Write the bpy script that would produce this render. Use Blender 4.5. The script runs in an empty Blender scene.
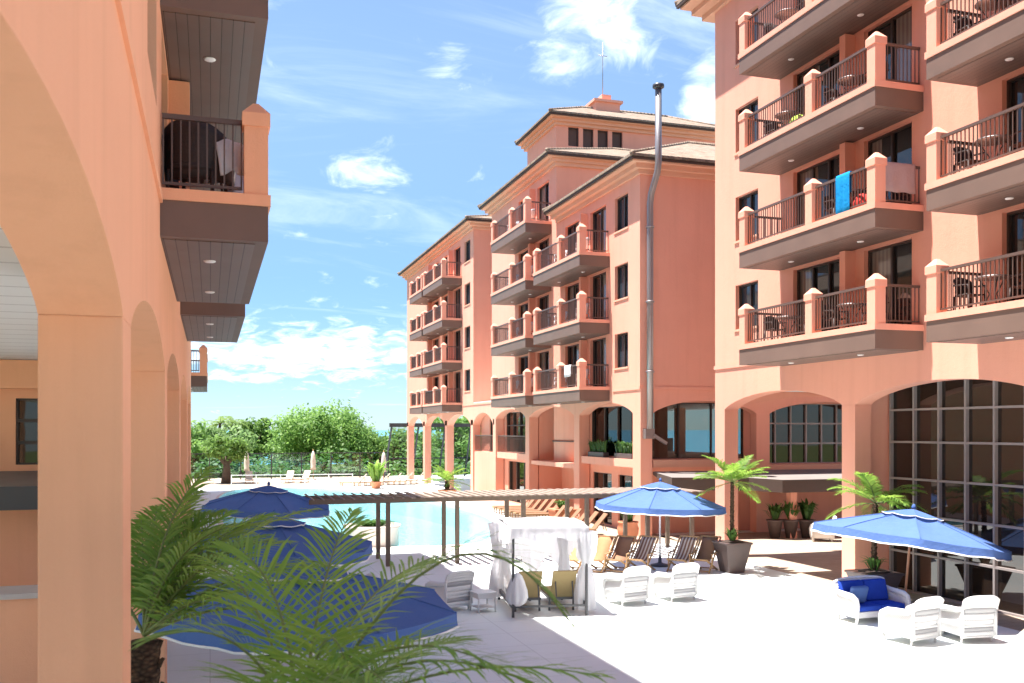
import bpy, bmesh, math, random
import numpy as np
from mathutils import Vector, Matrix
R = math.radians
PI = math.pi
random.seed(11)
sc = bpy.context.scene
C = sc.collection
CAM_Z = 4.3
TH = R(17.63)
SN, CS = math.sin(TH), math.cos(TH)

def at(px, py, d):
    r = (px - 512) / 950 * d
    return Vector((r * CS + d * SN, d * CS - r * SN, CAM_Z - (py - 430) / 950 * d))

# ------------------------------------------------------------------ materials
class NT:
    def __init__(s, name):
        s.m = bpy.data.materials.new(name); s.m.use_nodes = True
        s.t = s.m.node_tree; s.n = s.t.nodes; s.l = s.t.links
        s.p = s.n['Principled BSDF']
        s.out = s.n['Material Output']
    def node(s, typ, **kw):
        nd = s.n.new(typ)
        for k, v in kw.items():
            if k in nd.inputs.keys(): nd.inputs[k].default_value = v
            else: setattr(nd, k, v)
        return nd
    def link(s, a, b): s.l.new(a, b)
    def pos(s):
        g = s.node('ShaderNodeNewGeometry'); return g
    def noise(s, scale, detail=4, vec=None, rough=.55):
        nd = s.node('ShaderNodeTexNoise'); nd.inputs['Scale'].default_value = scale
        nd.inputs['Detail'].default_value = detail; nd.inputs['Roughness'].default_value = rough
        if vec is None: vec = s.pos().outputs['Position']
        s.link(vec, nd.inputs['Vector']); return nd.outputs['Fac']
    def ramp(s, fac, stops):
        r = s.node('ShaderNodeValToRGB'); e = r.color_ramp.elements
        while len(e) < len(stops): e.new(.5)
        for k, (p, c) in enumerate(stops):
            e[k].position = p; e[k].color = (*c, 1) if len(c) == 3 else c
        s.link(fac, r.inputs['Fac']); return r.outputs['Color']
    def mix(s, fac, a, b, mode='MIX'):
        m = s.node('ShaderNodeMix', data_type='RGBA', blend_type=mode)
        for sock, v in ((m.inputs[0], fac), (m.inputs[6], a), (m.inputs[7], b)):
            if isinstance(v, (int, float)): sock.default_value = v
            elif isinstance(v, tuple): sock.default_value = (*v, 1) if len(v) == 3 else v
            else: s.link(v, sock)
        return m.outputs[2]
    def math(s, op, a, b=None, c=None):
        m = s.node('ShaderNodeMath', operation=op)
        for k, v in enumerate((a, b, c)):
            if v is None: continue
            if isinstance(v, (int, float)): m.inputs[k].default_value = v
            else: s.link(v, m.inputs[k])
        return m.outputs[0]
    def scalevec(s, vec, sc3):
        m = s.node('ShaderNodeVectorMath', operation='MULTIPLY'); m.inputs[1].default_value = sc3
        s.link(vec, m.inputs[0]); return m.outputs[0]
    def bump(s, h, strength=.3, dist=.01):
        b = s.node('ShaderNodeBump'); b.inputs['Strength'].default_value = strength
        b.inputs['Distance'].default_value = dist
        s.link(h, b.inputs['Height']); s.link(b.outputs['Normal'], s.p.inputs['Normal'])
    def col(s, c):
        if isinstance(c, tuple): s.p.inputs['Base Color'].default_value = (*c, 1)
        else: s.link(c, s.p.inputs['Base Color'])
    def rough(s, v, spec=.4):
        if isinstance(v, (int, float)): s.p.inputs['Roughness'].default_value = v
        else: s.link(v, s.p.inputs['Roughness'])
        s.p.inputs['Specular IOR Level'].default_value = spec

def dim(c, k): return tuple(min(1, x * k) for x in c)
M = {}
def stucco(name, c, amt=.075, stain=.8):
    t = NT(name)
    n1 = t.noise(.55, 5); n2 = t.noise(9, 3)
    p = t.pos().outputs['Position']
    st = t.noise(1, 5, t.scalevec(p, (2.6, 2.6, .16)), .6)
    base = t.mix(n1, dim(c, 1 - amt), dim(c, 1 + amt))
    base = t.mix(t.math('MULTIPLY', t.ramp(st, [(.5, (0, 0, 0)), (.8, (1, 1, 1))]), stain * .30), base, dim((c[0] * .8, c[1] * .75, c[2] * .72), .85))
    t.col(base); t.rough(.85, .25)
    t.bump(t.math('ADD', n2, t.math('MULTIPLY', t.noise(55, 3), .7)), .38, .014)
    M[name] = t.m
PINK = (.80, .375, .265)
stucco('stucco', PINK)
stucco('stucco_left', (.87, .435, .25))
stucco('cream_soffit', (.72, .40, .27), .04, .1)
def plain(name, c, rough=.6, spec=.4, metal=0, amt=.08, ns=3., bump=0):
    t = NT(name); n = t.noise(ns, 4)
    t.col(t.mix(n, dim(c, 1 - amt), dim(c, 1 + amt))); t.rough(rough, spec)
    t.p.inputs['Metallic'].default_value = metal
    if bump: t.bump(t.noise(40, 3), bump, .01)
    M[name] = t.m
plain('fascia', (.165, .105, .08), .6, amt=.18, ns=1.2, bump=.15)
plain('rail', (.11, .07, .055), .45, .45)
plain('frame', (.050, .036, .030), .45, .45)
plain('frame_pale', (.30, .26, .24), .4, .5)
plain('frame_white', (.60, .58, .56), .45)
plain('canopy_fascia', (.085, .062, .052), .55)
plain('wicker_open', (.36, .355, .36), .6, bump=.3)
plain('shutter', (.10, .055, .04), .6)
plain('gutter', (.075, .05, .04), .6, .2)
plain('white_paint', (.80, .79, .77), .5, amt=.03)
plain('white_plastic', (.78, .78, .78), .35, amt=.02)
plain('steel', (.34, .31, .30), .45, .5, .8, .12, 2.)
plain('dark_metal', (.045, .045, .05), .4, .5)
plain('wood_pole', (.34, .15, .075), .5, amt=.2, ns=6)
plain('dark_pot', (.085, .060, .055), .45, amt=.2, ns=4, bump=.1)
plain('terracotta', (.55, .21, .11), .75, amt=.12, ns=6, bump=.1)
plain('soil', (.06, .04, .03), .95)
plain('concrete', (.50, .46, .43), .8, amt=.12, ns=2, bump=.1)
plain('planter_white', (.66, .58, .52), .8, amt=.08, ns=2, bump=.1)
plain('blue_cushion', (.022, .060, .36), .9, .1, amt=.15, ns=8, bump=.15)
plain('white_cushion', (.80, .79, .77), .9, .1, amt=.03, bump=.2)
plain('tan_sling', (.32, .245, .12), .85, .15, amt=.12, ns=5, bump=.2)
plain('rust_sling', (.46, .20, .10), .85, .15, amt=.14, ns=5, bump=.2)
plain('brown_sling', (.27, .15, .09), .85, .15, amt=.14, ns=5, bump=.2)
plain('cream_sling', (.62, .55, .45), .85, .15, amt=.1, ns=5, bump=.2)
plain('dark_wicker', (.045, .028, .024), .6, .4, amt=.3, ns=30, bump=.4)
plain('canopy_top', (.20, .18, .165), .75, amt=.14, ns=1.5)
plain('parcel_cloth', (.60, .55, .62), .9, .1, amt=.1, ns=6, bump=.2)
plain('red_cloth', (.50, .05, .04), .9, .1)
plain('lime_cloth', (.42, .55, .10), .9, .1)
plain('rock', (.30, .26, .23), .9, amt=.3, ns=2, bump=.5)
plain('skin', (.42, .24, .16), .6)
def soffit():
    t = NT('soffit'); p = t.pos().outputs['Position']
    s = t.node('ShaderNodeSeparateXYZ'); t.link(p, s.inputs[0])
    f = t.math('FRACT', t.math('MULTIPLY', s.outputs['X'], 7.))
    gap = t.math('LESS_THAN', f, .07)
    idx = t.math('FLOOR', t.math('MULTIPLY', s.outputs['X'], 7.))
    wn = t.node('ShaderNodeTexWhiteNoise', noise_dimensions='1D'); t.link(idx, wn.inputs['W'])
    base = t.mix(wn.outputs['Value'], (.125, .074, .058), (.17, .102, .080))
    base = t.mix(t.noise(1.7, 4), base, (.17, .13, .11))
    t.col(t.mix(gap, base, (.05, .035, .03))); t.rough(.5)
    t.bump(t.math('SUBTRACT', 1, gap), .5, .01); M['soffit'] = t.m
soffit()
def slat_white():
    t = NT('slat_ceiling'); p = t.pos().outputs['Position']
    s = t.node('ShaderNodeSeparateXYZ'); t.link(p, s.inputs[0])
    f = t.math('FRACT', t.math('MULTIPLY', s.outputs['Y'], 1.4))
    gap = t.math('LESS_THAN', f, .06)
    t.col(t.mix(gap, (.74, .72, .70), (.45, .42, .40))); t.rough(.6); t.bump(t.math('SUBTRACT', 1, gap), .6, .02)
    M['slat_ceiling'] = t.m
slat_white()
def glass(name, c, rough=.03, spec=.7, curtain=0.):
    t = NT(name)
    b = c
    if curtain:
        tc = t.node('ShaderNodeTexCoord'); oi = t.node('ShaderNodeObjectInfo')
        s = t.node('ShaderNodeSeparateXYZ'); t.link(tc.outputs['Object'], s.inputs[0])
        w = t.math('SINE', t.math('MULTIPLY', s.outputs['Y'], 42.))
        cc = t.mix(t.math('MULTIPLY_ADD', w, .3, .5), (.16, .13, .11), (.34, .29, .25))
        side = t.math('MULTIPLY', s.outputs['Y'], t.math('SUBTRACT', t.math('MULTIPLY', t.math('GREATER_THAN', oi.outputs['Random'], .5), 2.), 1.))
        open_ = t.math('GREATER_THAN', side, t.math('MULTIPLY_ADD', oi.outputs['Random'], .9, -.35))
        b = t.mix(t.math('MULTIPLY', open_, curtain), c, cc)
    t.col(b); t.rough(rough, spec)
    t.p.inputs['IOR'].default_value = 1.5
    t.p.inputs['Coat Roughness'].default_value = .02
    t.bump(t.noise(1.1, 2), .05, .02)
    M[name] = t.m
glass('pane', (.020, .020, .022), curtain=.8)
glass('pane_blue', (.03, .045, .06))
glass('pane_wall', (.022, .014, .010), .02, .75)
def rooftile():
    t = NT('roof_tile'); g = t.pos()
    s = t.node('ShaderNodeSeparateXYZ'); t.link(g.outputs['Position'], s.inputs[0])
    n = t.node('ShaderNodeSeparateXYZ'); t.link(g.outputs['True Normal'], n.inputs[0])
    sel = t.math('GREATER_THAN', t.math('ABSOLUTE', n.outputs['X']), t.math('ABSOLUTE', n.outputs['Y']))
    a = t.math('MULTIPLY', s.outputs['Y'], sel); b = t.math('MULTIPLY', s.outputs['X'], t.math('SUBTRACT', 1, sel))
    run = t.math('ADD', a, b)
    ch = t.math('SINE', t.math('MULTIPLY', run, 2 * PI / .24))
    row = t.math('FRACT', t.math('MULTIPLY', s.outputs['Z'], 8.))
    col = t.ramp(t.noise(3.2, 5), [(.3, (.15, .105, .075)), (.55, (.26, .19, .135)), (.75, (.34, .265, .20))])
    idx = t.node('ShaderNodeCombineXYZ')
    t.link(t.math('FLOOR', t.math('MULTIPLY', run, 1 / .24)), idx.inputs[0]); t.link(t.math('FLOOR', t.math('MULTIPLY', s.outputs['Z'], 8.)), idx.inputs[1])
    wn = t.node('ShaderNodeTexWhiteNoise', noise_dimensions='2D'); t.link(idx.outputs[0], wn.inputs['Vector'])
    col = t.mix(t.math('MULTIPLY', wn.outputs['Value'], .5), col, (.30, .24, .19))
    t.col(col); t.rough(.85, .2)
    t.bump(t.math('ADD', t.math('MULTIPLY', ch, .5), t.math('MULTIPLY', row, -.4)), .9, .06)
    M['roof_tile'] = t.m
rooftile()
def pave(name, c, c2, tile, joint=.012, jcol=.7, stain=.5):
    t = NT(name); p = t.pos().outputs['Position']
    br = t.node('ShaderNodeTexBrick'); br.offset = 0.5 if tile[0] != tile[1] else 0
    br.inputs['Scale'].default_value = 1.; br.inputs['Mortar Size'].default_value = joint
    br.inputs['Brick Width'].default_value = tile[0]; br.inputs['Row Height'].default_value = tile[1]
    br.inputs['Color1'].default_value = (*c, 1); br.inputs['Color2'].default_value = (*c2, 1)
    br.inputs['Mortar'].default_value = (*dim(c, jcol), 1); br.inputs['Bias'].default_value = 0.
    t.link(p, br.inputs['Vector'])
    big = t.noise(.35, 6); fine = t.noise(5, 4)
    col = t.mix(t.math('MULTIPLY', t.ramp(big, [(.42, (0, 0, 0)), (.72, (1, 1, 1))]), .28 * stain), br.outputs['Color'], dim(c, .74))
    col = t.mix(t.math('MULTIPLY', t.ramp(fine, [(.5, (0, 0, 0)), (.8, (1, 1, 1))]), .2 * stain), col, dim(c, .8))
    t.col(col); t.rough(t.math('MULTIPLY_ADD', big, .2, .5), .35)
    t.bump(t.math('ADD', t.math('MULTIPLY', br.outputs['Fac'], -1), t.math('MULTIPLY', t.noise(60, 2), .3)), .3, .006)
    M[name] = t.m
pave('white_deck', (.755, .795, .765), (.775, .815, .785), (1.2, 1.2), .008, .72, .8)
pave('tan_paving', (.38, .30, .225), (.43, .34, .26), (.6, .3), .012, .7, .9)
pave('pool_tile', (.44, .71, .73), (.50, .76, .78), (.5, .5), .014, 1.15, .3)
def wood(name, c, sc3=(1, 1, 12)):
    t = NT(name); tc = t.node('ShaderNodeTexCoord')
    n = t.noise(3, 6, t.scalevec(tc.outputs['Object'], sc3), .65)
    t.col(t.mix(n, dim(c, .65), dim(c, 1.3))); t.rough(.7, .3); t.bump(n, .2, .01); M[name] = t.m
wood('pergola_wood', (.17, .125, .092), (9, 1, 9))
wood('pergola_slat', (.30, .235, .19), (9, .7, 9))
wood('chair_wood', (.36, .22, .11), (9, 3, 9))
def wicker(name, c):
    t = NT(name); tc = t.node('ShaderNodeTexCoord')
    ck = t.node('ShaderNodeTexChecker'); ck.inputs['Scale'].default_value = 55
    t.link(tc.outputs['Object'], ck.inputs['Vector'])
    t.col(t.mix(ck.outputs['Fac'], dim(c, .84), c)); t.rough(.55, .35)
    t.bump(ck.outputs['Fac'], .6, .006); M[name] = t.m
wicker('white_wicker', (.78, .77, .75))
def fabric(name, c, trans=.35, amt=.08, ns=3.):
    t = NT(name); n = t.noise(ns, 4)
    cc = t.mix(n, dim(c, 1 - amt), dim(c, 1 + amt))
    t.col(cc); t.rough(.9, .15)
    tr = t.node('ShaderNodeBsdfTranslucent'); t.link(cc, tr.inputs['Color'])
    mx = t.node('ShaderNodeMixShader'); mx.inputs[0].default_value = trans
    t.link(t.p.outputs[0], mx.inputs[1]); t.link(tr.outputs[0], mx.inputs[2]); t.link(mx.outputs[0], t.out.inputs['Surface'])
    t.bump(t.math('ADD', t.noise(18, 3), t.math('MULTIPLY', t.noise(3.5, 4), 2.)), .5, .03); M[name] = t.m
fabric('blue_canvas', (.10, .18, .42), .25)
fabric('white_gauze', (.84, .84, .86), .4, .02)
fabric('blue_towel', (.01, .27, .60), .15)
fabric('peach_towel', (.47, .37, .37), .15)
fabric('white_towel', (.76, .74, .74), .15)
def striped():
    t = NT('sunlit_slat_sling'); tc = t.node('ShaderNodeTexCoord'); s = t.node('ShaderNodeSeparateXYZ'); t.link(tc.outputs['Object'], s.inputs[0])
    k = t.math('GREATER_THAN', t.math('FRACT', t.math('MULTIPLY', s.outputs['X'], 9.)), .55)  # pale bands paint the sun on the backrest slats
    t.col(t.mix(k, (.24, .13, .08), (.62, .52, .42))); t.rough(.85, .15); M['sunlit_slat_sling'] = t.m
striped()
def leaf(name, lo, hi, trans=.4, spec=.35, rough=.5):
    t = NT(name); g = t.pos()
    cc = t.ramp(g.outputs['Random Per Island'], [(0, lo), (.6, tuple((a + b) / 2 for a, b in zip(lo, hi))), (1, hi)])
    t.col(cc); t.rough(rough, spec)
    tr = t.node('ShaderNodeBsdfTranslucent'); t.link(t.mix(.5, cc, dim(hi, 1.5)), tr.inputs['Color'])
    mx = t.node('ShaderNodeMixShader'); mx.inputs[0].default_value = trans
    t.link(t.p.outputs[0], mx.inputs[1]); t.link(tr.outputs[0], mx.inputs[2]); t.link(mx.outputs[0], t.out.inputs['Surface'])
    M[name] = t.m
leaf('palm_leaf', (.09, .22, .03), (.27, .40, .07), .55)
leaf('palm_leaf_pale', (.12, .23, .05), (.28, .38, .10), .5)
leaf('tree_leaf', (.10, .22, .045), (.25, .40, .10), .5)
leaf('tree_leaf_deep', (.075, .16, .035), (.19, .31, .07), .55)
leaf('tree_leaf_pale', (.13, .24, .08), (.27, .39, .15), .5)
leaf('shrub_leaf', (.04, .11, .025), (.12, .23, .05))
plain('rachis', (.16, .20, .06), .5)
t = NT('palm_bark'); tc = t.node('ShaderNodeTexCoord')
v = t.node('ShaderNodeTexVoronoi'); v.inputs['Scale'].default_value = 16; t.link(t.scalevec(tc.outputs['Object'], (1, 1, 1.8)), v.inputs['Vector'])
t.col(t.ramp(v.outputs['Distance'], [(0, (.16, .10, .06)), (.5, (.07, .045, .03)), (1, (.025, .016, .012))])); t.rough(.95, .1); t.bump(v.outputs['Distance'], 1., .04); M['palm_bark'] = t.m
plain('bark', (.11, .085, .065), .95, .1, amt=.3, ns=4, bump=.6)
plain('grass_ground', (.10, .13, .045), .95, .1, amt=.4, ns=.6)
def watermat():
    t = NT('pool_water')
    tr = t.node('ShaderNodeBsdfTransparent'); tr.inputs['Color'].default_value = (.72, .94, .96, 1)
    gl = t.node('ShaderNodeBsdfGlossy'); gl.inputs['Roughness'].default_value = .06
    df = t.node('ShaderNodeBsdfDiffuse'); df.inputs['Color'].default_value = (.24, .58, .65, 1)
    m1 = t.node('ShaderNodeMixShader'); m1.inputs[0].default_value = .35
    t.link(tr.outputs[0], m1.inputs[1]); t.link(df.outputs[0], m1.inputs[2])
    fr = t.node('ShaderNodeFresnel'); fr.inputs['IOR'].default_value = 1.33
    b = t.node('ShaderNodeBump'); b.inputs['Strength'].default_value = .6; b.inputs['Distance'].default_value = .06
    t.link(t.noise(3.0, 4), b.inputs['Height'])
    for nd in (fr, gl): t.link(b.outputs['Normal'], nd.inputs['Normal'])
    m2 = t.node('ShaderNodeMixShader'); t.link(fr.outputs[0], m2.inputs[0])
    t.link(m1.outputs[0], m2.inputs[1]); t.link(gl.outputs[0], m2.inputs[2]); t.link(m2.outputs[0], t.out.inputs['Surface'])
    M['pool_water'] = t.m
watermat()
t = NT('sea'); t.col(t.mix(t.noise(.02, 4), (.05, .22, .30), (.10, .32, .40))); t.rough(.25, .5); t.bump(t.noise(.4, 4), .5, .2); M['sea'] = t.m
def clearglass():
    t = NT('fence_glass')
    tr = t.node('ShaderNodeBsdfTransparent'); tr.inputs['Color'].default_value = (.80, .88, .88, 1)
    gl = t.node('ShaderNodeBsdfGlossy'); gl.inputs['Roughness'].default_value = .03
    fr = t.node('ShaderNodeFresnel'); fr.inputs['IOR'].default_value = 1.45
    m2 = t.node('ShaderNodeMixShader'); t.link(fr.outputs[0], m2.inputs[0])
    t.link(tr.outputs[0], m2.inputs[1]); t.link(gl.outputs[0], m2.inputs[2]); t.link(m2.outputs[0], t.out.inputs['Surface'])
    M['fence_glass'] = t.m
clearglass()
def tinted():
    t = NT('pane_green')
    tr = t.node('ShaderNodeBsdfTransparent'); tr.inputs['Color'].default_value = (.50, .54, .53, 1)
    gl = t.node('ShaderNodeBsdfGlossy'); gl.inputs['Roughness'].default_value = .02
    fr = t.node('ShaderNodeFresnel'); fr.inputs['IOR'].default_value = 1.55
    m2 = t.node('ShaderNodeMixShader'); t.link(fr.outputs[0], m2.inputs[0])
    t.link(tr.outputs[0], m2.inputs[1]); t.link(gl.outputs[0], m2.inputs[2]); t.link(m2.outputs[0], t.out.inputs['Surface'])
    M['pane_green'] = t.m
tinted()

# ------------------------------------------------------------------ mesh builder
class MB:
    def __init__(s, tf=None): s.v = []; s.f = []; s.mi = []; s.sm = []; s.cur = 0; s.tf = tf
    def add(s, pts, faces, smooth=False):
        b = len(s.v)
        if s.tf: s.v += [tuple(s.tf(*p)) for p in pts]
        else: s.v += [tuple(p) for p in pts]
        for f in faces:
            s.f.append(tuple(b + i for i in f)); s.mi.append(s.cur); s.sm.append(smooth)
        return s
    def box(s, x0, x1, y0, y1, z0, z1):
        return s.add([(x0, y0, z0), (x1, y0, z0), (x1, y1, z0), (x0, y1, z0), (x0, y0, z1), (x1, y0, z1), (x1, y1, z1), (x0, y1, z1)],
                     [(0, 3, 2, 1), (4, 5, 6, 7), (0, 1, 5, 4), (1, 2, 6, 5), (2, 3, 7, 6), (3, 0, 4, 7)])
    def frustum(s, cx, cy, w0, d0, z0, w1, d1, z1):
        p = []
        for w, d, z in ((w0, d0, z0), (w1, d1, z1)):
            p += [(cx - w / 2, cy - d / 2, z), (cx + w / 2, cy - d / 2, z), (cx + w / 2, cy + d / 2, z), (cx - w / 2, cy + d / 2, z)]
        return s.add(p, [(0, 3, 2, 1), (4, 5, 6, 7), (0, 1, 5, 4), (1, 2, 6, 5), (2, 3, 7, 6), (3, 0, 4, 7)])
    def bar(s, a, b, w=.04, h=None, up=(0, 0, 1)):
        a, b = Vector(a), Vector(b); h = h or w
        T = (b - a).normalized(); S = T.cross(Vector(up))
        if S.length < 1e-4: S = T.cross(Vector((0, 1, 0)))
        S.normalize(); U = S.cross(T)
        p = []
        for q in (a, b):
            for i, j in ((-1, -1), (1, -1), (1, 1), (-1, 1)): p.append(q + S * i * w / 2 + U * j * h / 2)
        return s.add(p, [(0, 3, 2, 1), (4, 5, 6, 7), (0, 1, 5, 4), (1, 2, 6, 5), (2, 3, 7, 6), (3, 0, 4, 7)])
    def tube(s, pts, r, n=8, flat=1., up=(0, 0, 1)):
        pts = [Vector(p) for p in pts]; rs = r if isinstance(r, (list, tuple)) else [r] * len(pts)
        v = []; f = []
        prevS = None
        for k, p in enumerate(pts):
            T = (pts[min(k + 1, len(pts) - 1)] - pts[max(k - 1, 0)]).normalized()
            S = T.cross(Vector(up)) if prevS is None else prevS - T * prevS.dot(T)
            if S.length < 1e-4: S = T.cross(Vector((0, 1, .1)))
            S.normalize(); prevS = S; U = S.cross(T)
            for j in range(n):
                a = 2 * PI * j / n
                v.append(p + S * math.cos(a) * rs[k] + U * math.sin(a) * rs[k] * flat)
        for k in range(len(pts) - 1):
            for j in range(n):
                f.append((k * n + j, k * n + (j + 1) % n, (k + 1) * n + (j + 1) % n, (k + 1) * n + j))
        f.append(tuple(range(n))[::-1]); f.append(tuple((len(pts) - 1) * n + j for j in range(n)))
        return s.add(v, f, True)
    def lathe(s, prof, n=20, c=(0, 0, 0)):
        v = []; f = []
        for r, z in prof:
            for j in range(n):
                a = 2 * PI * j / n; v.append((c[0] + r * math.cos(a), c[1] + r * math.sin(a), c[2] + z))
        for k in range(len(prof) - 1):
            for j in range(n): f.append((k * n + j, k * n + (j + 1) % n, (k + 1) * n + (j + 1) % n, (k + 1) * n + j))
        f.append(tuple(range(n))[::-1]); f.append(tuple((len(prof) - 1) * n + j for j in range(n)))
        return s.add(v, f, True)
    def prism(s, poly, z0, z1):
        n = len(poly)
        v = [(x, y, z0) for x, y in poly] + [(x, y, z1) for x, y in poly]
        f = [tuple(range(n))[::-1], tuple(range(n, 2 * n))] + [(i, (i + 1) % n, n + (i + 1) % n, n + i) for i in range(n)]
        return s.add(v, f)
    def sheet(s, rows, thick=0, smooth=True):
        """grid of points; with thick, a closed slab"""
        m, n = len(rows), len(rows[0])
        P = [[Vector(p) for p in r] for r in rows]
        def idx(i, j): return i * n + j
        f = [(idx(i, j), idx(i, j + 1), idx(i + 1, j + 1), idx(i + 1, j)) for i in range(m - 1) for j in range(n - 1)]
        if not thick: return s.add([p for r in P for p in r], f, smooth)
        N = []
        for i in range(m):
            for j in range(n):
                a = P[min(i + 1, m - 1)][j] - P[max(i - 1, 0)][j]; b = P[i][min(j + 1, n - 1)] - P[i][max(j - 1, 0)]
                q = a.cross(b); N.append(q.normalized() if q.length > 1e-9 else Vector((0, 0, 1)))
        flat = [p for r in P for p in r]
        v = [p + q * thick / 2 for p, q in zip(flat, N)] + [p - q * thick / 2 for p, q in zip(flat, N)]
        o = m * n
        ff = f + [tuple(o + k for k in reversed(q)) for q in f]
        rim = [idx(0, j) for j in range(n)] + [idx(i, n - 1) for i in range(1, m)] + [idx(m - 1, j) for j in range(n - 2, -1, -1)] + [idx(i, 0) for i in range(m - 2, 0, -1)]
        for k in range(len(rim)): a, b = rim[k], rim[(k + 1) % len(rim)]; ff.append((a, o + a, o + b, b))
        return s.add(v, ff, smooth)
    def mesh(s, name, mats, bevel=0, fix=True, origin=(0, 0, 0)):
        me = bpy.data.meshes.new(name)
        ox, oy, oz = origin
        me.from_pydata([(x - ox, y - oy, z - oz) for x, y, z in s.v], [], s.f)
        for m in (mats if isinstance(mats, (list, tuple)) else [mats]): me.materials.append(M[m])
        me.polygons.foreach_set('material_index', s.mi); me.polygons.foreach_set('use_smooth', s.sm)
        if fix or bevel:
            bm = bmesh.new(); bm.from_mesh(me)
            if bevel:
                bmesh.ops.remove_doubles(bm, verts=bm.verts, dist=1e-5)
                es = [e for e in bm.edges if len(e.link_faces) == 2 and e.calc_face_angle(0) > .6]
                bmesh.ops.bevel(bm, geom=es, offset=bevel, segments=2, affect='EDGES', profile=.6)
                if bevel > .015:
                    for f in bm.faces: f.smooth = True
            if fix: bmesh.ops.recalc_face_normals(bm, faces=bm.faces)
            bm.to_mesh(me); bm.free()
        me.update(); return me
    def build(s, name, mats, parent=None, bevel=0, fix=True, world=False):
        org = wloc(parent) if (world and parent) else (0, 0, 0)
        return put(name, s.mesh(name, mats, bevel, fix, org), parent)
def wloc(o):
    v = Vector((0, 0, 0))
    while o: v = v + o.location; o = o.parent
    return v
def put(name, me, parent=None, loc=(0, 0, 0), rz=0):
    o = bpy.data.objects.new(name, me); C.objects.link(o)
    o.location = loc; o.rotation_euler = (0, 0, rz)
    if parent: o.parent = parent
    return o
def tag(o, label, cat, group=None):
    o['label'] = label; o['category'] = cat
    if group: o['group'] = group
    return o
def thing(name, label, cat, loc=(0, 0, 0), rz=0, group=None):
    return tag(put(name, None, None, loc, rz), label, cat, group)
def struct(o): o['kind'] = 'structure'; return o
def kids(o): return [c for c in KIDS.get(o.name, [])]
def copy_tree(o, parent=None):
    c = o.copy(); C.objects.link(c); c.parent = parent
    for ch in list(o.children): copy_tree(ch, c)
    return c
def dup(o, loc, rz, label, group=None):
    c = copy_tree(o); c.location = loc; c.rotation_euler = (0, 0, rz); c['label'] = label
    if group: c['group'] = group
    return c
# ------------------------------------------------------------------ architecture kit
def fW(xf): return lambda s, t, z: (xf + t, s, z)      # wall that faces -X
def fE(xf): return lambda s, t, z: (xf - t, s, z)      # wall that faces +X
def fS(yf): return lambda s, t, z: (s, yf + t, z)      # wall that faces -Y
def wall_holes(mb, s0, s1, z0, z1, holes, depth=.2):
    ss = sorted({s0, s1, *[round(h[0], 4) for h in holes], *[round(h[1], 4) for h in holes]})
    zz = sorted({z0, z1, *[round(h[2], 4) for h in holes], *[round(h[3], 4) for h in holes]})
    for a, b in zip(ss, ss[1:]):
        for c, d in zip(zz, zz[1:]):
            m, n = (a + b) / 2, (c + d) / 2
            if any(h[0] < m < h[1] and h[2] < n < h[3] for h in holes): continue
            mb.add([(a, 0, c), (b, 0, c), (b, 0, d), (a, 0, d)], [(0, 1, 2, 3)])
    for a, b, c, d in holes:
        mb.add([(a, 0, c), (b, 0, c), (b, 0, d), (a, 0, d), (a, depth, c), (b, depth, c), (b, depth, d), (a, depth, d)],
               [(0, 1, 5, 4), (1, 2, 6, 5), (2, 3, 7, 6), (3, 0, 4, 7)])
def arch_wall(mb, s0, s1, zs, za, ztop, a, b, depth):
    """lintel over one opening a..b with a segmental arch, from the springing zs up to ztop"""
    n = 22
    rise = za - zs; half = (b - a) / 2; mid = (a + b) / 2
    pts = []
    for k in range(n + 1):
        u = -math.cos(PI * k / n); pts.append((mid + u * half, zs + rise * max(0, 1 - u * u) ** .75))
    prof = ([(s0, zs)] if s0 < a - 1e-6 else []) + pts + ([(s1, zs)] if s1 > b + 1e-6 else [])
    v = []; f = []
    for s, z in prof: v += [(s, 0, z), (s, 0, ztop), (s, depth, z), (s, depth, ztop)]
    for k in range(len(prof) - 1):
        i, j = 4 * k, 4 * k + 4
        f += [(i, j, j + 1, i + 1), (i + 2, i + 3, j + 3, j + 2), (i, i + 2, j + 2, j), (i + 1, j + 1, j + 3, i + 3)]
    e = 4 * (len(prof) - 1)
    f += [(0, 1, 3, 2), (e, e + 2, e + 3, e + 1)]
    mb.add(v, f)
    return prof
_win = {}
def window(parent, kind, w, h, loc, rz, pane='pane', frame='frame'):
    key = (kind, round(w, 2), round(h, 2), pane, frame)
    if key not in _win:
        f = MB(); e = .055
        f.box(-.03, .05, -w / 2, w / 2, 0, e); f.box(-.03, .05, -w / 2, w / 2, h - e, h)
        f.box(-.03, .05, -w / 2, -w / 2 + e, e, h - e); f.box(-.03, .05, w / 2 - e, w / 2, e, h - e)
        nm = max(1, round(w / .85)) - 1 if kind == 'door' else max(1, round(w / .7)) - 1
        for k in range(nm):
            y = -w / 2 + w * (k + 1) / (nm + 1); f.box(-.02, .04, y - .035, y + .035, e, h - e)
        g = MB(); g.box(.055, .065, -w / 2 + .01, w / 2 - .01, .01, h - .01)
        _win[key] = (f.mesh('window_frame', frame), g.mesh('pane', pane))
    a, b = _win[key]
    o = put(kind, a, parent, loc, rz); put('pane', b, o); return o

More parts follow.
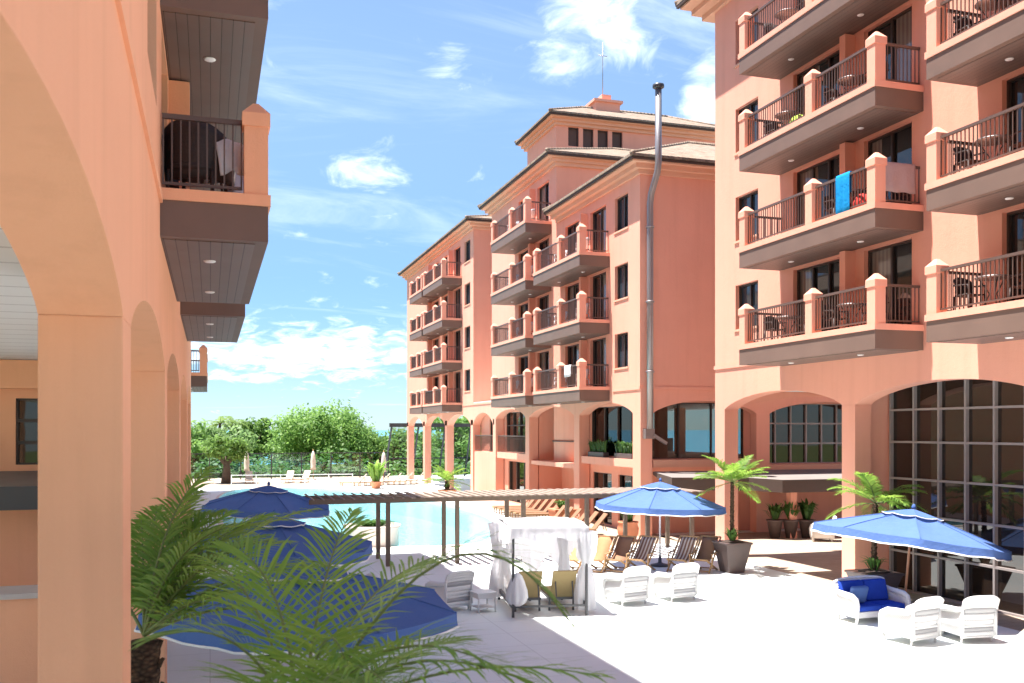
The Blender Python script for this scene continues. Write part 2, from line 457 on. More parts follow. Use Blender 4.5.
POST = .30
def bal_meshes(L, D, near_end_only=False):
    """balcony in its own axes: wall at x=0, outwards -x, y centred, z=0 the floor"""
    h = L / 2; d = {}
    m = MB(); m.cur = 0
    m.box(-D, 0, -h, h, -.56, -.10)                       # slab with fascia
    m.cur = 1; m.box(-D + .16, -.02, -h + .16, h - .16, -.572, -.555)   # boarded soffit, a little proud
    d['slab'] = m.mesh('balcony_slab', ['fascia', 'soffit'])
    k = MB(); k.box(-D - .03, -D + .20, -h - .03, h + .03, -.10, .045); k.box(-D + .20, -.005, -h - .03, -h + .2, -.10, .045); k.box(-D + .20, -.005, h - .2, h + .03, -.10, .045)
    k.box(-D + .2, -.005, -h + .2, h - .2, -.10, -.01)
    d['kerb'] = k.mesh('kerb', 'stucco')
    p = MB(); p.box(-POST / 2, POST / 2, -POST / 2, POST / 2, .045, .93); p.box(-POST / 2 - .025, POST / 2 + .025, -POST / 2 - .025, POST / 2 + .025, .93, 1.10)
    p.frustum(0, 0, POST + .05, POST + .05, 1.10, .07, .07, 1.26)
    d['post'] = p.mesh('post', 'stucco')
    def rail(l):
        r = MB(); a, b = -l / 2, l / 2
        r.box(-.03, .03, a, b, .96, 1.02); r.box(-.018, .018, a, b, .12, .155)
        n = max(2, round(l / .115))
        for i in range(n + 1):
            y = a + .012 + (l - .024) * i / n; r.box(-.010, .010, y - .010, y + .010, .155, .96)
        return r.mesh('railing', 'rail')
    d['front'] = rail(h - POST * 1.5 + .40 - .004); d['front_short'] = rail(h - POST * 1.5 - .40 - .004); d['side'] = rail(D - POST - .04)
    c = MB(); c.lathe([(.07, -.592), (.085, -.58), (.085, -.571)], 12); d['light'] = c.mesh('downlight', 'white_paint')
    d['L'], d['D'] = L, D
    return d
_bal = {}
def balcony(parent, L, D, loc, rz, stucco='stucco'):
    key = (round(L, 2), round(D, 2), stucco)
    if key not in _bal:
        b = bal_meshes(L, D)
        if stucco != 'stucco':
            for k in ('kerb', 'post'): b[k].materials[0] = M[stucco]
        _bal[key] = b
    b = _bal[key]; h = L / 2
    o = put('balcony', b['slab'], parent, loc, rz)
    put('kerb', b['kerb'], o)
    xo = -D + POST / 2
    ym = -.40
    for y in (-h + POST / 2, ym, h - POST / 2): put('post', b['post'], o, (xo, y, 0))
    put('railing', b['front_short'], o, (-D + .12, (-h + POST + ym - POST / 2) / 2, 0)); put('railing', b['front'], o, (-D + .12, (h - POST + ym + POST / 2) / 2, 0))
    for sgn in (-1, 1): put('railing', b['side'], o, (-(D - POST) / 2, sgn * (h - .12), 0), PI / 2)
    for sgn in (-1, 1): put('downlight', b['light'], o, (-D * .45, sgn * h * .5, 0))
    return o
def hip_roof(parent, x0, x1, y0, y1, z, rise, name='roof'):
    m = MB(); t = .10
    w, d = x1 - x0, y1 - y0
    if d >= w: rg = [((x0 + x1) / 2, y0 + w / 2), ((x0 + x1) / 2, y1 - w / 2)]
    else: rg = [(x0 + d / 2, (y0 + y1) / 2), (x1 - d / 2, (y0 + y1) / 2)]
    b = [(x0, y0), (x1, y0), (x1, y1), (x0, y1)]
    v = [(x, y, z) for x, y in b] + [(x, y, z + t) for x, y in b] + [(x, y, z + t + rise) for x, y in rg]
    if d >= w: top = [(4, 5, 8), (5, 6, 9, 8), (6, 7, 9), (7, 4, 8, 9)]
    else: top = [(4, 5, 9, 8), (5, 6, 9), (6, 7, 8, 9), (7, 4, 8)]
    m.add(v, [(0, 3, 2, 1), (0, 1, 5, 4), (1, 2, 6, 5), (2, 3, 7, 6), (3, 0, 4, 7)] + top)
    r = m.build(name, 'roof_tile', parent, world=True)
    # ridge caps
    c = MB()
    hips = [(0, 0), (1, 0 if d >= w else 1), (2, 1), (3, 1 if d >= w else 0)]
    for i, j in hips: c.tube([(b[i][0], b[i][1], z + t), (rg[j][0], rg[j][1], z + t + rise)], .09, 6)
    c.tube([(rg[0][0], rg[0][1], z + t + rise), (rg[1][0], rg[1][1], z + t + rise)], .10, 6)
    put('ridge_cap', c.mesh('ridge_cap', 'roof_tile', origin=wloc(r)), r)
    return r
def eaves(parent, x0, x1, y0, y1, z, wx0, wx1, wy0, wy1, mat='cream_soffit'):
    """boxed soffit between the wall plane and the roof edge, with a stepped cornice and a gutter"""
    m = MB(); m.box(x0 + .06, x1 - .06, y0 + .06, y1 - .06, z - .16, z - .003)
    m.box((x0 + wx0) / 2, x1 - .1, (y0 + wy0) / 2, y1 - .1, z - .34, z - .163)
    m.box(wx0 - .12, x1 - .2, wy0 - .12, y1 - .2, z - .52, z - .343)
    m.build('eave', mat, parent, world=True)
    g = MB(); g.box(x0 - .04, x0 + .055, y0 - .04, y1 + .04, z - .10, z - .006); g.box(x0 + .055, x1, y0 - .04, y0 + .055, z - .10, z - .006)
    g.box(x1, x1 + .05, y0, y1, z - .10, z - .006)
    g.build('gutter', 'gutter', parent, world=True)
def stack_openings(y0, L, floors, base):
    """doors behind one stack of balconies, near end y0"""
    hs = []
    for k in floors:
        z = base + 2.9 * k
        hs += [(y0 + .4, y0 + 2.2, z + .02, z + 2.25), (y0 + 3.15, y0 + L - .7, z + .02, z + 2.25)]
    return hs
ST = 2.9
def facade_stack(b, xf, y0, L, D, levels, base, side=-1):
    """balconies, doors and dividing fin of one stack; side -1 faces -X, +1 faces +X"""
    rz = 0 if side < 0 else PI
    out = []
    for k in range(levels):
        z = base + ST * k
        p = wloc(b)
        out.append(balcony(b, L, D, (xf - p.x, y0 + L / 2 - p.y, z - p.z), rz, 'stucco' if side < 0 else 'stucco_left'))
        inn = .16 * (1 if side < 0 else -1)
        window(b, 'door', 1.8, 2.23, (xf + inn - p.x, y0 + 1.3 - p.y, z + .02 - p.z), rz)
        w2 = L - .7 - 3.15
        window(b, 'door', w2, 2.23, (xf + inn - p.x, y0 + 3.15 + w2 / 2 - p.y, z + .02 - p.z), rz)
        f = MB(); s = -1 if side < 0 else 1
        xs = sorted((xf, xf + s * (.32 if side < 0 else .30))); f.box(xs[0], xs[1], y0 + 2.56, y0 + 2.80, z - .01, z + ST - .60)
        f.build('party_wall', 'stucco' if side < 0 else 'stucco_left', b, world=True)
    return out
def pillars(b, tf, spans, zs, depth, mat):
    for a, c in spans:
        m = MB(tf); m.box(a, c, 0, depth, 0.0, zs); m.build('pillar', mat, b, bevel=.012, world=True)
def cornice(b, tf, s0, s1, z, mat, name='string_course'):
    m = MB(tf); m.box(s0, s1, -.035, .0, z - .06, z + .06); m.build(name, mat, b, world=True)

# ================================================================== RIGHT BUILDING
XF = 16.5
rb = thing('hotel_building', 'tall pink hotel block with stacked balconies, arcade and grid glass wall beside the leaning parasol', 'building', (22, 15, 0))
RBASE = 6.80
stacks_r = [(18.95, 6.1), (11.15, 6.1), (3.35, 6.1)]
holes = []
for y0, L in stacks_r: holes += stack_openings(y0, L, range(4), RBASE)
for k in range(4): holes.append((26.25, 27.6, RBASE + ST * k + .8, RBASE + ST * k + 2.25))
Y_END, Y_BEG, TOPZ = 28.93, -.6, 18.75
m = MB(fW(XF)); wall_holes(m, Y_BEG, Y_END, 6.0, TOPZ, holes, .3)
m.build('wall', 'stucco', rb, world=True)
m = MB(); m.box(XF + .32, XF + 14, Y_BEG, Y_END, 6.0, TOPZ - .01); m.add([(XF, Y_END, 6), (XF + .32, Y_END, 6), (XF + .32, Y_END, TOPZ), (XF, Y_END, TOPZ)], [(0, 1, 2, 3)])
m.add([(XF, Y_BEG, 6), (XF + .32, Y_BEG, 6), (XF + .32, Y_BEG, TOPZ), (XF, Y_BEG, TOPZ)], [(0, 1, 2, 3)])
m.build('rear_wall', 'stucco', rb, world=True)
p_r = [(28.30, Y_END), (21.52, 22.08), (14.72, 15.28), (7.92, 8.48), (1.12, 1.68), (Y_BEG, -.1)]
ZS, ZA = 4.98, 5.50
pillars(rb, fW(XF), p_r, ZS, .52, 'stucco')
edges_ = [(22.08, 28.30, 21.8, Y_END), (15.28, 21.52, 15.0, 21.8), (8.48, 14.72, 8.2, 15.0), (1.68, 7.92, Y_BEG, 8.2)]
for a, c, s0, s1 in edges_:
    m = MB(fW(XF)); arch_wall(m, s0, s1, ZS, ZA, 6.0, a, c, .52); m.build('arch', 'stucco', rb, world=True)
# corner portico: its end arch towards the next building and its back pillar
m = MB(lambda s, t, z: (s, Y_END - t, z)); arch_wall(m, XF + .52, XF + 9, ZS, ZA, 6.0, XF + .52, XF + 8.4, .52); m.build('arch', 'stucco', rb, world=True)
m = MB(); m.box(XF + 8.4, XF + 9, 28.3, Y_END, 0, ZS); m.build('pillar', 'stucco', rb, world=True)
m = MB(); m.box(XF + .53, XF + 13.9, Y_BEG, 28.39, 5.62, 5.98); m.build('ceiling', 'slat_ceiling', rb, world=True)
m = MB(); m.box(XF + .525, XF + 1.22, 21.66, 22.02, 0, 5.61); m.box(XF + 1.22, XF + 13, 21.60, 22.06, 0, 5.61)
m.box(XF + 1.42, XF + 13, Y_BEG, 21.59, -.01, .02); m.build('portico_wall', 'stucco', rb, world=True)
for k in range(4):
    window(rb, 'window', 1.35, 1.45, (XF + .16 - 22, 26.925 - 15, RBASE + ST * k + .8), 0, 'pane_blue')
    m = MB(fW(XF)); z = RBASE + ST * k + .8; m.box(26.2, 27.65, -.04, .06, z - .07, z); m.build('sill', 'cream_soffit', rb, world=True)
bal_r = [facade_stack(rb, XF, y0, L, 1.4, 4, RBASE) for y0, L in stacks_r]
cornice(rb, fW(XF), 25.2, Y_END + .03, 6.42, 'stucco')
eaves(rb, XF - .95, XF + 15, Y_BEG - .9, Y_END + .9, 19.1, XF, XF + 14, Y_BEG, Y_END)
hip_roof(rb, XF - 1, XF + 15, Y_BEG - 1, Y_END + 1, 19.1, 2.6)
# the big glass wall behind the second arch, floor to ceiling
gw = MB(); y0g, y1g, xg = Y_BEG, 21.58, XF + 1.2
ys = [y1g - .03 - .90 * k for k in range(25)]
zs_ = [.03, 1.05, 2.05, 3.0, 3.98, 4.84]
for y in ys: gw.box(xg - .05, xg + .05, y - .03, y + .03, 0, 5.6)
for z in zs_: gw.box(xg - .04, xg + .04, y0g, y1g, z - .028, z + .028)
g_ = gw.build('glass_wall', 'frame_pale', rb, world=True)
m = MB(); m.box(xg + .052, xg + .07, y0g, y1g, 0, 5.6); put('pane', m.mesh('pane', 'pane_wall', origin=wloc(rb)), g_)

# ================================================================== MIDDLE BUILDING (stepped, three heights)
mb_ = thing('hotel_building', 'stepped pink hotel wings with tiled roofs, small tower and long arcade beside the pool', 'building', (22, 58, 0))
MBASE = 6.13
S1 = (34.9, 44.6); S2 = (44.6, 56.0); S3 = (60.3, 82.4)
stk = {1: [(37.95, 6.1)], 2: [(45.3, 6.1)], 3: [(63.3, 6.1), (69.9, 4.5)]}
nlev = {1: 3, 2: 4, 3: 4}
smallw = {1: [(36.05, 37.4)], 2: [], 3: [(61.1, 62.6)]}
MT = {k: MBASE + ST * n for k, n in nlev.items()}
mids = {}
for k, (a, c) in {1: S1, 2: S2, 3: S3}.items():
    hs = []
    for y0, L in stk[k]: hs += stack_openings(y0, L, range(nlev[k]), MBASE)
    for w in smallw[k]: hs += [(w[0], w[1], MBASE + ST * q + .8, MBASE + ST * q + 2.25) for q in range(nlev[k])]
    m = MB(fW(XF)); wall_holes(m, a, c, 6.0, MT[k] + .2, hs, .3); m.build('wall', 'stucco', mb_, world=True)
    m = MB(); z0 = 6.0
    if k == 2: m.box(XF + .32, XF + 16, a + .003, c, 6.0, MT[k] + .19)
    else: m.box(XF + .32, XF + 14, a, c, 6.0, MT[k] + .19)
    for yy in (a, c): m.add([(XF, yy, 6), (XF + .32, yy, 6), (XF + .32, yy, MT[k] + .2), (XF, yy, MT[k] + .2)], [(0, 1, 2, 3)])
    m.build('wall', 'stucco', mb_, world=True)
    mids[k] = [facade_stack(mb_, XF, y0, L, 1.4, nlev[k], MBASE) for y0, L in stk[k]]
    for w in smallw[k]:
        for q in range(nlev[k]):
            z = MBASE + ST * q + .8
            window(mb_, 'window', w[1] - w[0], 1.45, (XF + .16 - 22, (w[0] + w[1]) / 2 - 58, z), 0, 'pane_blue')
            s_ = MB(fW(XF)); s_.box(w[0] - .05, w[1] + .05, -.04, .06, z - .07, z); s_.build('sill', 'cream_soffit', mb_, world=True)
    ze = MT[k] + .30
    y1 = c if k == 1 else c + .6
    eaves(mb_, XF - .62, XF + 14.5, a - (.62 if k != 2 else .45), y1, ze, XF, XF + 14, a, c)
    hip_roof(mb_, XF - .7, XF + (14.6 if k != 2 else 15.6), a - (.7 if k != 2 else .5), y1 + .05, ze, 2.35)
# far end balconies' tidbits and the roof tower with its chimney
TX0, TX1, TY0, TY1 = 19.0, 30.0, 51.4, 56.6
m = MB(fS(TY0)); th = [(19.75 + .92 * i, 19.75 + .92 * i + .66, 20.75, 21.85) for i in range(4)]
wall_holes(m, TX0, TX1, 17.5, 22.2, th, .2); m.build('tower_wall', 'stucco', mb_, world=True)
m = MB(); m.box(TX0, TX1, TY0 + .21, TY1, 17.5, 22.2); m.add([(TX0, TY0, 17.5), (TX0, TY0 + .21, 17.5), (TX0, TY0 + .21, 22.2), (TX0, TY0, 22.2)], [(0, 1, 2, 3)])
m.build('tower_wall', 'stucco', mb_, world=True)
for h_ in th: window(mb_, 'window', .66, 1.1, ((h_[0] + h_[1]) / 2 - 22, TY0 + .13 - 58, 20.75), PI / 2, 'shutter')
eaves(mb_, TX0 - .55, TX1 + .55, TY0 - .55, TY1 + .55, 22.4, TX0, TX1, TY0, TY1)
rf = hip_roof(mb_, TX0 - .62, TX1 + .62, TY0 - .62, TY1 + .62, 22.4, 1.5)
m = MB(); m.box(22.3, 23.9, 53.4, 54.6, 23.3, 24.25); m.box(22.15, 24.05, 53.25, 54.75, 24.25, 24.4); m.box(22.8, 23.4, 53.6, 54.4, 24.4, 24.8)
put('chimney', m.mesh('chimney', 'stucco', origin=wloc(rf)), rf)
m = MB(); m.tube([(23.1, 54.2, 24.8), (23.1, 54.2, 28.2)], .025, 6); m.tube([(22.8, 54.2, 27.4), (23.4, 54.2, 27.4)], .02, 6); put('aerial', m.mesh('aerial', 'steel', origin=wloc(rf)), rf)
# arcade
p_m = [(34.85, 35.6), (41.5, 42.2), (48.85, 49.5), (55.2, 55.8), (60.4, 61.0), (67.6, 68.25), (75.1, 75.8), (81.8, 82.4)]
pillars(mb_, fW(XF), p_m, ZS, .52, 'stucco')
for i in range(len(p_m) - 1):
    a, c = p_m[i][1], p_m[i + 1][0]
    s0 = p_m[0][0] if i == 0 else (p_m[i][0] + p_m[i][1]) / 2
    s1 = p_m[-1][1] if i == len(p_m) - 2 else (p_m[i + 1][0] + p_m[i + 1][1]) / 2
    m = MB(fW(XF)); arch_wall(m, s0, s1, ZS if i < 3 else ZS - .35, ZA - (0 if i < 3 else .1), 6.0, a, c, .52); m.build('arch', 'stucco', mb_, world=True)
cornice(mb_, fW(XF), S1[0] - .03, 37.6, 6.0, 'stucco')
cornice(mb_, fW(XF), 55.9, 63.0, 6.0, 'stucco')
m = MB(); m.box(XF + .53, XF + 14, 36, 82.35, 5.62, 5.98); m.box(XF - .0, XF + 8, 56.05, 60.25, 6.0, 6.12); m.build('ceiling', 'slat_ceiling', mb_, world=True)
# inner facade of the arcade: big windows above, dark doorways below
XI = XF + .56; XJ = XF + 1.9
fi = fW(XI)
bays = [(35.6, 41.5), (42.2, 48.85), (49.5, 55.2), (55.8, 60.4)]
hs = [(35.62, 41.46, 3.12, 5.35), (35.9, 38.3, .05, 2.35), (39.0, 41.2, .05, 2.35)]
m = MB(fi); wall_holes(m, 35.25, 42.15, 0, 5.62, hs, .25); m.box(41.6, 42.15, .01, 2.6, 0, 5.62); m.build('inner_wall', 'stucco', mb_, world=True)
hs = [(49.9, 54.9, 3.0, 5.35), (50.2, 54.4, .05, 2.45), (56.0, 58.4, 2.9, 5.2)]
m = MB(fi); wall_holes(m, 48.9, 60.4, 0, 5.62, hs, .25); m.box(48.9, 49.4, .01, 2.6, 0, 5.62); m.build('inner_wall', 'stucco', mb_, world=True)
m = MB(fW(XJ)); wall_holes(m, 42.15, 48.9, 0, 5.62, [(43.0, 45.6, .05, 2.3)], .25); m.build('inner_wall', 'stucco', mb_, world=True)
m = MB(); m.box(XF + .1, XJ - .003, 42.25, 48.8, 2.45, 2.66); m.build('gallery_floor', 'stucco', mb_, world=True)
def glazing(parent, tf, s0, s1, z0, z1, ns, nz, t0, pane, frame='frame', name='glazing'):
    f = MB(tf); e = .035
    for k in range(ns + 1): s = s0 + (s1 - s0) * k / ns; f.box(s - e, s + e, t0 - .05, t0 + .04, z0, z1)
    for k in range(nz + 1): z = z0 + (z1 - z0) * k / nz; f.box(s0, s1, t0 - .04, t0 + .035, z - e, z + e)
    o = f.build(name, frame, parent, world=True)
    p = MB(tf); p.box(s0, s1, t0 + .045, t0 + .06, z0, z1); put('pane', p.mesh('pane', pane, origin=wloc(parent)), o); return o
glazing(mb_, fi, 35.62, 41.46, 3.12, 5.35, 4, 1, .12, 'pane_green')
glazing(mb_, fi, 35.9, 38.3, .05, 2.35, 2, 1, .12, 'pane_green'); glazing(mb_, fi, 39.0, 41.2, .05, 2.35, 2, 1, .12, 'pane_wall')
glazing(mb_, fW(XJ), 43.0, 45.6, .05, 2.3, 2, 1, .12, 'pane_wall')
glazing(mb_, fi, 49.9, 54.9, 3.0, 5.35, 4, 3, .12, 'pane_wall'); glazing(mb_, fi, 50.2, 54.4, .05, 2.45, 3, 1, .12, 'pane_wall')
glazing(mb_, fi, 56.0, 58.4, 2.9, 5.2, 2, 1, .12, 'pane_green')
# rounded stair bay with its handrail in the second arch
m = MB(); pr = []
for k in range(19):
    a_ = PI / 2 + PI * k / 18; pr.append((XJ - .004 + 1.2 * math.cos(a_), 46.2 + 2.2 * math.sin(a_)))
m.prism(pr, 2.67, 5.6); o = m.build('stair_bay', 'stucco', mb_, world=True)
m = MB(); m.tube([(x - .05, y, 3.72) for x, y in pr], .035, 6); put('handrail', m.mesh('handrail', 'rail', origin=wloc(o)), o)
# railings of the gallery floor in the third and fourth arch
for a, c in ((49.5, 55.2), (55.8, 60.4)):
    r = MB(); x = XF + .16
    r.box(x - .03, x + .03, a + .02, c - .02, 3.92, 3.98); r.box(x - .02, x + .02, a + .02, c - .02, 2.98, 3.02)
    n = int((c - a) / .13)
    for i in range(n + 1): y = a + .03 + (c - a - .06) * i / n; r.box(x - .01, x + .01, y - .01, y + .01, 3.02, 3.92)
    r.build('railing', 'rail', mb_, world=True)
for q in ((35.65, 41.45, 2.75, 3.08), (49.55, 55.15, 2.62, 2.97), (55.85, 60.35, .0, 2.9)): m = MB(); m.box(XF + .08, XI - .003, *q); m.build('gallery_floor', 'stucco', mb_, world=True)
# end wall of the near wing, facing the portico: two wide shallow arches
fe = fS(S1[0])
pe = [(XF + .52, XF + .60), (21.86, 22.5), (28.2, 28.8)]
for a, c in pe[1:]:
    m = MB(fe); m.box(a, c, 0, .5, 0, ZS); m.build('pillar', 'stucco', mb_, bevel=.012, world=True)
for i, (a, c) in enumerate(((XF + .60, 21.86), (22.5, 28.2))):
    m = MB(fe); arch_wall(m, XF + .52 if i == 0 else 22.18, 22.18 if i == 0 else 30.5, ZS, ZA, 6.0, a, c, .5); m.build('arch', 'stucco', mb_, world=True)
fe2 = fS(S1[0] + .9)
m = MB(fe2); wall_holes(m, XF + .53, 30.5, 0, 5.62, [(XF + .7, 21.8, 3.1, 5.45), (22.6, 28.1, 2.85, 5.45)], .2); m.build('inner_wall', 'stucco', mb_, world=True)
glazing(mb_, fe2, XF + .7, 21.8, 3.1, 5.45, 3, 1, .1, 'pane_green')
glazing(mb_, fe2, 22.6, 28.1, 2.85, 5.45, 7, 3, .1, 'pane_wall', 'frame_pale')
m = MB(fe); m.box(XF + .60, 21.86, .03, .88, 2.78, 3.08); m.box(22.5, 28.2, .03, .88, 2.6, 2.83); m.build('window_sill', 'cream_soffit', mb_, world=True)
cornice(mb_, fe, XF - .03, 30.5, 6.0, 'stucco')
# sloping entrance canopy along that end wall
m = MB(); v = [(17.05, 34.86, 2.62), (30, 34.86, 2.62), (30, 32.0, 2.36), (21.2, 32.0, 2.36), (20.2, 32.8, 2.42), (17.05, 33.2, 2.46)]
w = [(x, y, z - (.12 if y > 34 else .5)) for x, y, z in v]
m.add(v + w, [(0, 1, 2, 3, 4, 5), (11, 10, 9, 8, 7, 6)] + [(i, (i + 1) % 6, 6 + (i + 1) % 6, 6 + i) for i in range(6)])
for f_i in range(len(m.mi)): m.mi[f_i] = 0 if f_i == 0 else 1
m.build('entrance_canopy', ['canopy_top', 'canopy_fascia'], mb_, world=True)
m = MB(); m.box(21.9, 22.2, 32.5, 32.8, 0, 1.87); m.build('canopy_post', 'stucco', mb_, world=True)

# the gallery room behind the big windows: floor, columns and a far balustrade
m = MB(); m.box(XF + 1.0, 30.4, 36.1, 41.55, 2.68, 2.86); m.build('room_floor', 'cream_soffit', mb_, world=True)
m = MB(); m.box(20.2, 30.4, 41.56, 59.5, 2.68, 2.86); m.build('room_floor', 'cream_soffit', mb_, world=True)
for x in (21.6, 26.6):
    for y in (43.5, 51.0, 58.6): m = MB(); m.box(x, x + .5, y, y + .5, 2.87, 5.61); m.build('room_column', 'stucco', mb_, world=True)
m = MB(); m.box(20.2, 30.4, 59.0, 59.12, 2.87, 3.75); m.build('room_balustrade', 'fascia', mb_, world=True)
# steel flue in front of the end wall
fl = thing('flue_pipe', 'tall steel flue pipe rising past the tiled eaves at the wing corner', 'flue', (16.85, 34.55, 0))
m = MB(); X, Y = 16.80, 34.60
m.tube([(X, Y, 4.35), (X, Y, 10), (X, Y, 13.4), (X + .01, Y - .08, 13.75), (X + .04, Y - .58, 14.5), (X + .04, Y - .66, 14.85), (X + .04, Y - .66, 17.75)], .13, 14)
m.build('pipe', 'steel', fl, world=True)
m = MB(); m.lathe([(.16, 0), (.23, .05), (.23, .16), (.08, .22)], 16, (X + .04, Y - .66, 17.75)); m.build('rain_cap', 'dark_metal', fl, world=True)
for z in (6.6, 9.4, 12.4): m = MB(); m.lathe([(.15, 0), (.172, .01), (.172, .07), (.15, .08)], 14, (X, Y, z)); m.bar((X, Y, z + .04), (X, S1[0], z + .04), .05); m.build('bracket', 'steel', fl, world=True)
m = MB(); m.box(X - .2, X + .2, Y - .02, Y + .25, 3.95, 4.35); m.bar((X + .15, Y, 4.1), (X + .75, Y + .05, 3.75), .12); m.build('flue_box', 'steel', fl, world=True)

# ================================================================== LEFT BUILDING
XL = -.6
lb = thing('hotel_building', 'shaded peach hotel wing with tall arches running along the near side of the courtyard', 'building', (-6, 10, 0))
LBASE = 7.30
fl_ = fE(XL)
stacks_l = [(12.72, 6.4), (21.2, 6.4), (1.0, 6.4)]
L1 = 33.0; L0 = -14.0
holes = []
for y0, L in stacks_l:
    if y0 < 5: continue
    holes += stack_openings(y0, L, range(5), LBASE)
for k in range(5): holes += [(10.2, 11.9, LBASE + ST * k + .8, LBASE + ST * k + 2.25), (3.0, 5.2, LBASE + ST * k + .8, LBASE + ST * k + 2.25), (28.6, 30.2, LBASE + ST * k + .8, LBASE + ST * k + 2.25)]
m = MB(fl_); wall_holes(m, L0, L1, 6.0, 22.25, holes, .3); m.build('wall', 'stucco_left', lb, world=True)
m = MB(); m.box(-8.5, XL - .32, L0, L1, 6.0, 22.24); m.add([(XL, L1, 6), (XL - .32, L1, 6), (XL - .32, L1, 22.25), (XL, L1, 22.25)], [(0, 1, 2, 3)]); m.build('wall', 'stucco_left', lb, world=True)
for k in range(5):
    for a, c in ((10.2, 11.9), (3.0, 5.2), (28.6, 30.2)):
        window(lb, 'window', c - a, 1.45, (XL - .16 + 6, (a + c) / 2 - 10, LBASE + ST * k + .8), PI, 'pane_blue')
bal_l = [facade_stack(lb, XL, y0, L, 1.32, 5, LBASE, +1) for y0, L in stacks_l[:2]]
p_l = [(-6.0, -5.27), (.7, 1.43), (7.4, 8.12), (14.1, 14.82), (20.8, 21.52), (27.4, 28.12), (32.3, 33.0)]
pillars(lb, fl_, p_l, 5.12, .56, 'stucco_left')
for i in range(len(p_l) - 1):
    a, c = p_l[i][1], p_l[i + 1][0]
    s0 = L0 if i == 0 else (p_l[i][0] + p_l[i][1]) / 2; s1 = L1 if i == len(p_l) - 2 else (p_l[i + 1][0] + p_l[i + 1][1]) / 2
    m = MB(fl_); arch_wall(m, s0, s1, 5.12, 5.62, 6.0, a, c, .56); m.build('arch', 'stucco_left', lb, world=True)
cornice(lb, fl_, L0, 12.65, 7.2, 'stucco_left')
m = MB(); m.box(-8.48, XL - .57, L0, L1, 5.66, 5.98); m.build('ceiling', 'slat_ceiling', lb, world=True)
fi_l = fS(20.6)
m = MB(fi_l); wall_holes(m, -8.48, XL - .58, 0, 5.65, [(-3.62, -2.5, 3.62, 4.92), (-6.6, -4.6, 3.62, 4.92)], .2); m.build('inner_wall', 'stucco_left', lb, world=True)
glazing(lb, fi_l, -3.62, -2.5, 3.62, 4.92, 2, 3, .1, 'pane_wall'); glazing(lb, fi_l, -6.6, -4.6, 3.62, 4.92, 3, 3, .1, 'pane_wall')
m = MB(); m.box(-8.48, XL - .58, 20.3, 20.59, 5.1, 5.65); m.build('beam', 'stucco_left', lb, world=True)
for a_, c_ in p_l: m = MB(); m.box(-8.5, -7.94, a_, c_, 0, 5.65); m.build('pillar', 'stucco_left', lb, bevel=.012, world=True)  # unseen rear side, left open to let daylight into the arcade
m = MB(); v = [(-8.4, 20.58, 3.5), (XL - .7, 20.58, 3.5), (XL - .7, 18.7, 3.3), (-8.4, 18.7, 3.3)]; w = [(x, y, z - (.1 if y > 20 else .42)) for x, y, z in v]
m.add(v + w, [(0, 1, 2, 3), (7, 6, 5, 4)] + [(i, (i + 1) % 4, 4 + (i + 1) % 4, 4 + i) for i in range(4)])
for q in range(1, len(m.mi)): m.mi[q] = 1
m.build('service_canopy', ['canopy_top', 'dark_metal'], lb, world=True)
m = MB(); m.box(-8.4, XL - .6, 16.0, 16.3, 0, 1.75); m.cur = 1; m.box(-8.4, XL - .6, 15.9, 16.75, 1.75, 1.83); m.build('service_counter', ['stucco_left', 'concrete'], lb, world=True)
eaves(lb, -9.2, XL + 1.0, L0 - .8, L1 + .8, 22.55, -8.5, XL, L0, L1)
hip_roof(lb, -9.3, XL + 1.05, L0 - 1, L1 + 1, 22.55, 2.0)
# far lower wing of the left building
m = MB(); m.box(-9, -1.45, 36, 70, 0, 12.4); m.box(-8.5, XL - .6, 33.01, 36, 0, 7); m.build('wall', 'stucco_left', lb, world=True)
facade_stack(lb, -1.45, 43.4, 6.4, 1.32, 2, 6.75, +1)
hip_roof(lb, -9.8, -.7, 35.2, 71, 12.4, 2.)
# ================================================================== GROUND, POOL, SEA
def flat_poly(name, outer, mat, z, hole=None, kind='structure'):
    bm = bmesh.new()
    def loop(pts):
        vs = [bm.verts.new((x, y, z)) for x, y in pts]
        return [bm.edges.new((vs[i], vs[(i + 1) % len(vs)])) for i in range(len(vs))]
    es = loop(outer) + (loop(hole) if hole else [])
    bmesh.ops.triangle_fill(bm, use_beauty=True, use_dissolve=False, edges=es)
    for f in bm.faces:
        f.normal_update()
        if f.normal.z < 0: f.normal_flip()
    me = bpy.data.meshes.new(name); bm.to_mesh(me); bm.free(); me.materials.append(M[mat])
    o = put(name, me); o['kind'] = kind; return o
def smooth_loop(pts, n=8):
    out = []; m = len(pts)
    for i in range(m):
        p0, p1, p2, p3 = (Vector((*pts[(i + k) % m], 0)) for k in (-1, 0, 1, 2))
        for j in range(n):
            t = j / n
            q = .5 * ((2 * p1) + (-p0 + p2) * t + (2 * p0 - 5 * p1 + 4 * p2 - p3) * t * t + (-p0 + 3 * p1 - 3 * p2 + p3) * t ** 3)
            out.append((q.x, q.y))
    return out
pool_pts = [(2.2, 35.2), (5.8, 34.5), (8.6, 34.2), (10.5, 35.6), (11.9, 40), (13.2, 46), (13.0, 53), (11.6, 61), (9.2, 68), (5.6, 71.5), (2.0, 71), (.6, 64), (.6, 54), (.7, 43)]
PL = smooth_loop(pool_pts, 6)
flat_poly('pool_deck', [(-9.3, -16), (60, -16), (60, 88.2), (-9.3, 88.2)], 'white_deck', 0, PL)
flat_poly('arcade_paving', [(17.25, -10), (40, -10), (40, 34.9), (17.25, 34.9)], 'tan_paving', .004)
flat_poly('arcade_shade_strip', [(16.5, -10), (17.25, -10), (17.25, 28.9), (16.5, 28.9)], 'tan_paving', .004)  # darker strip painted where the balcony shade band lies before the glass
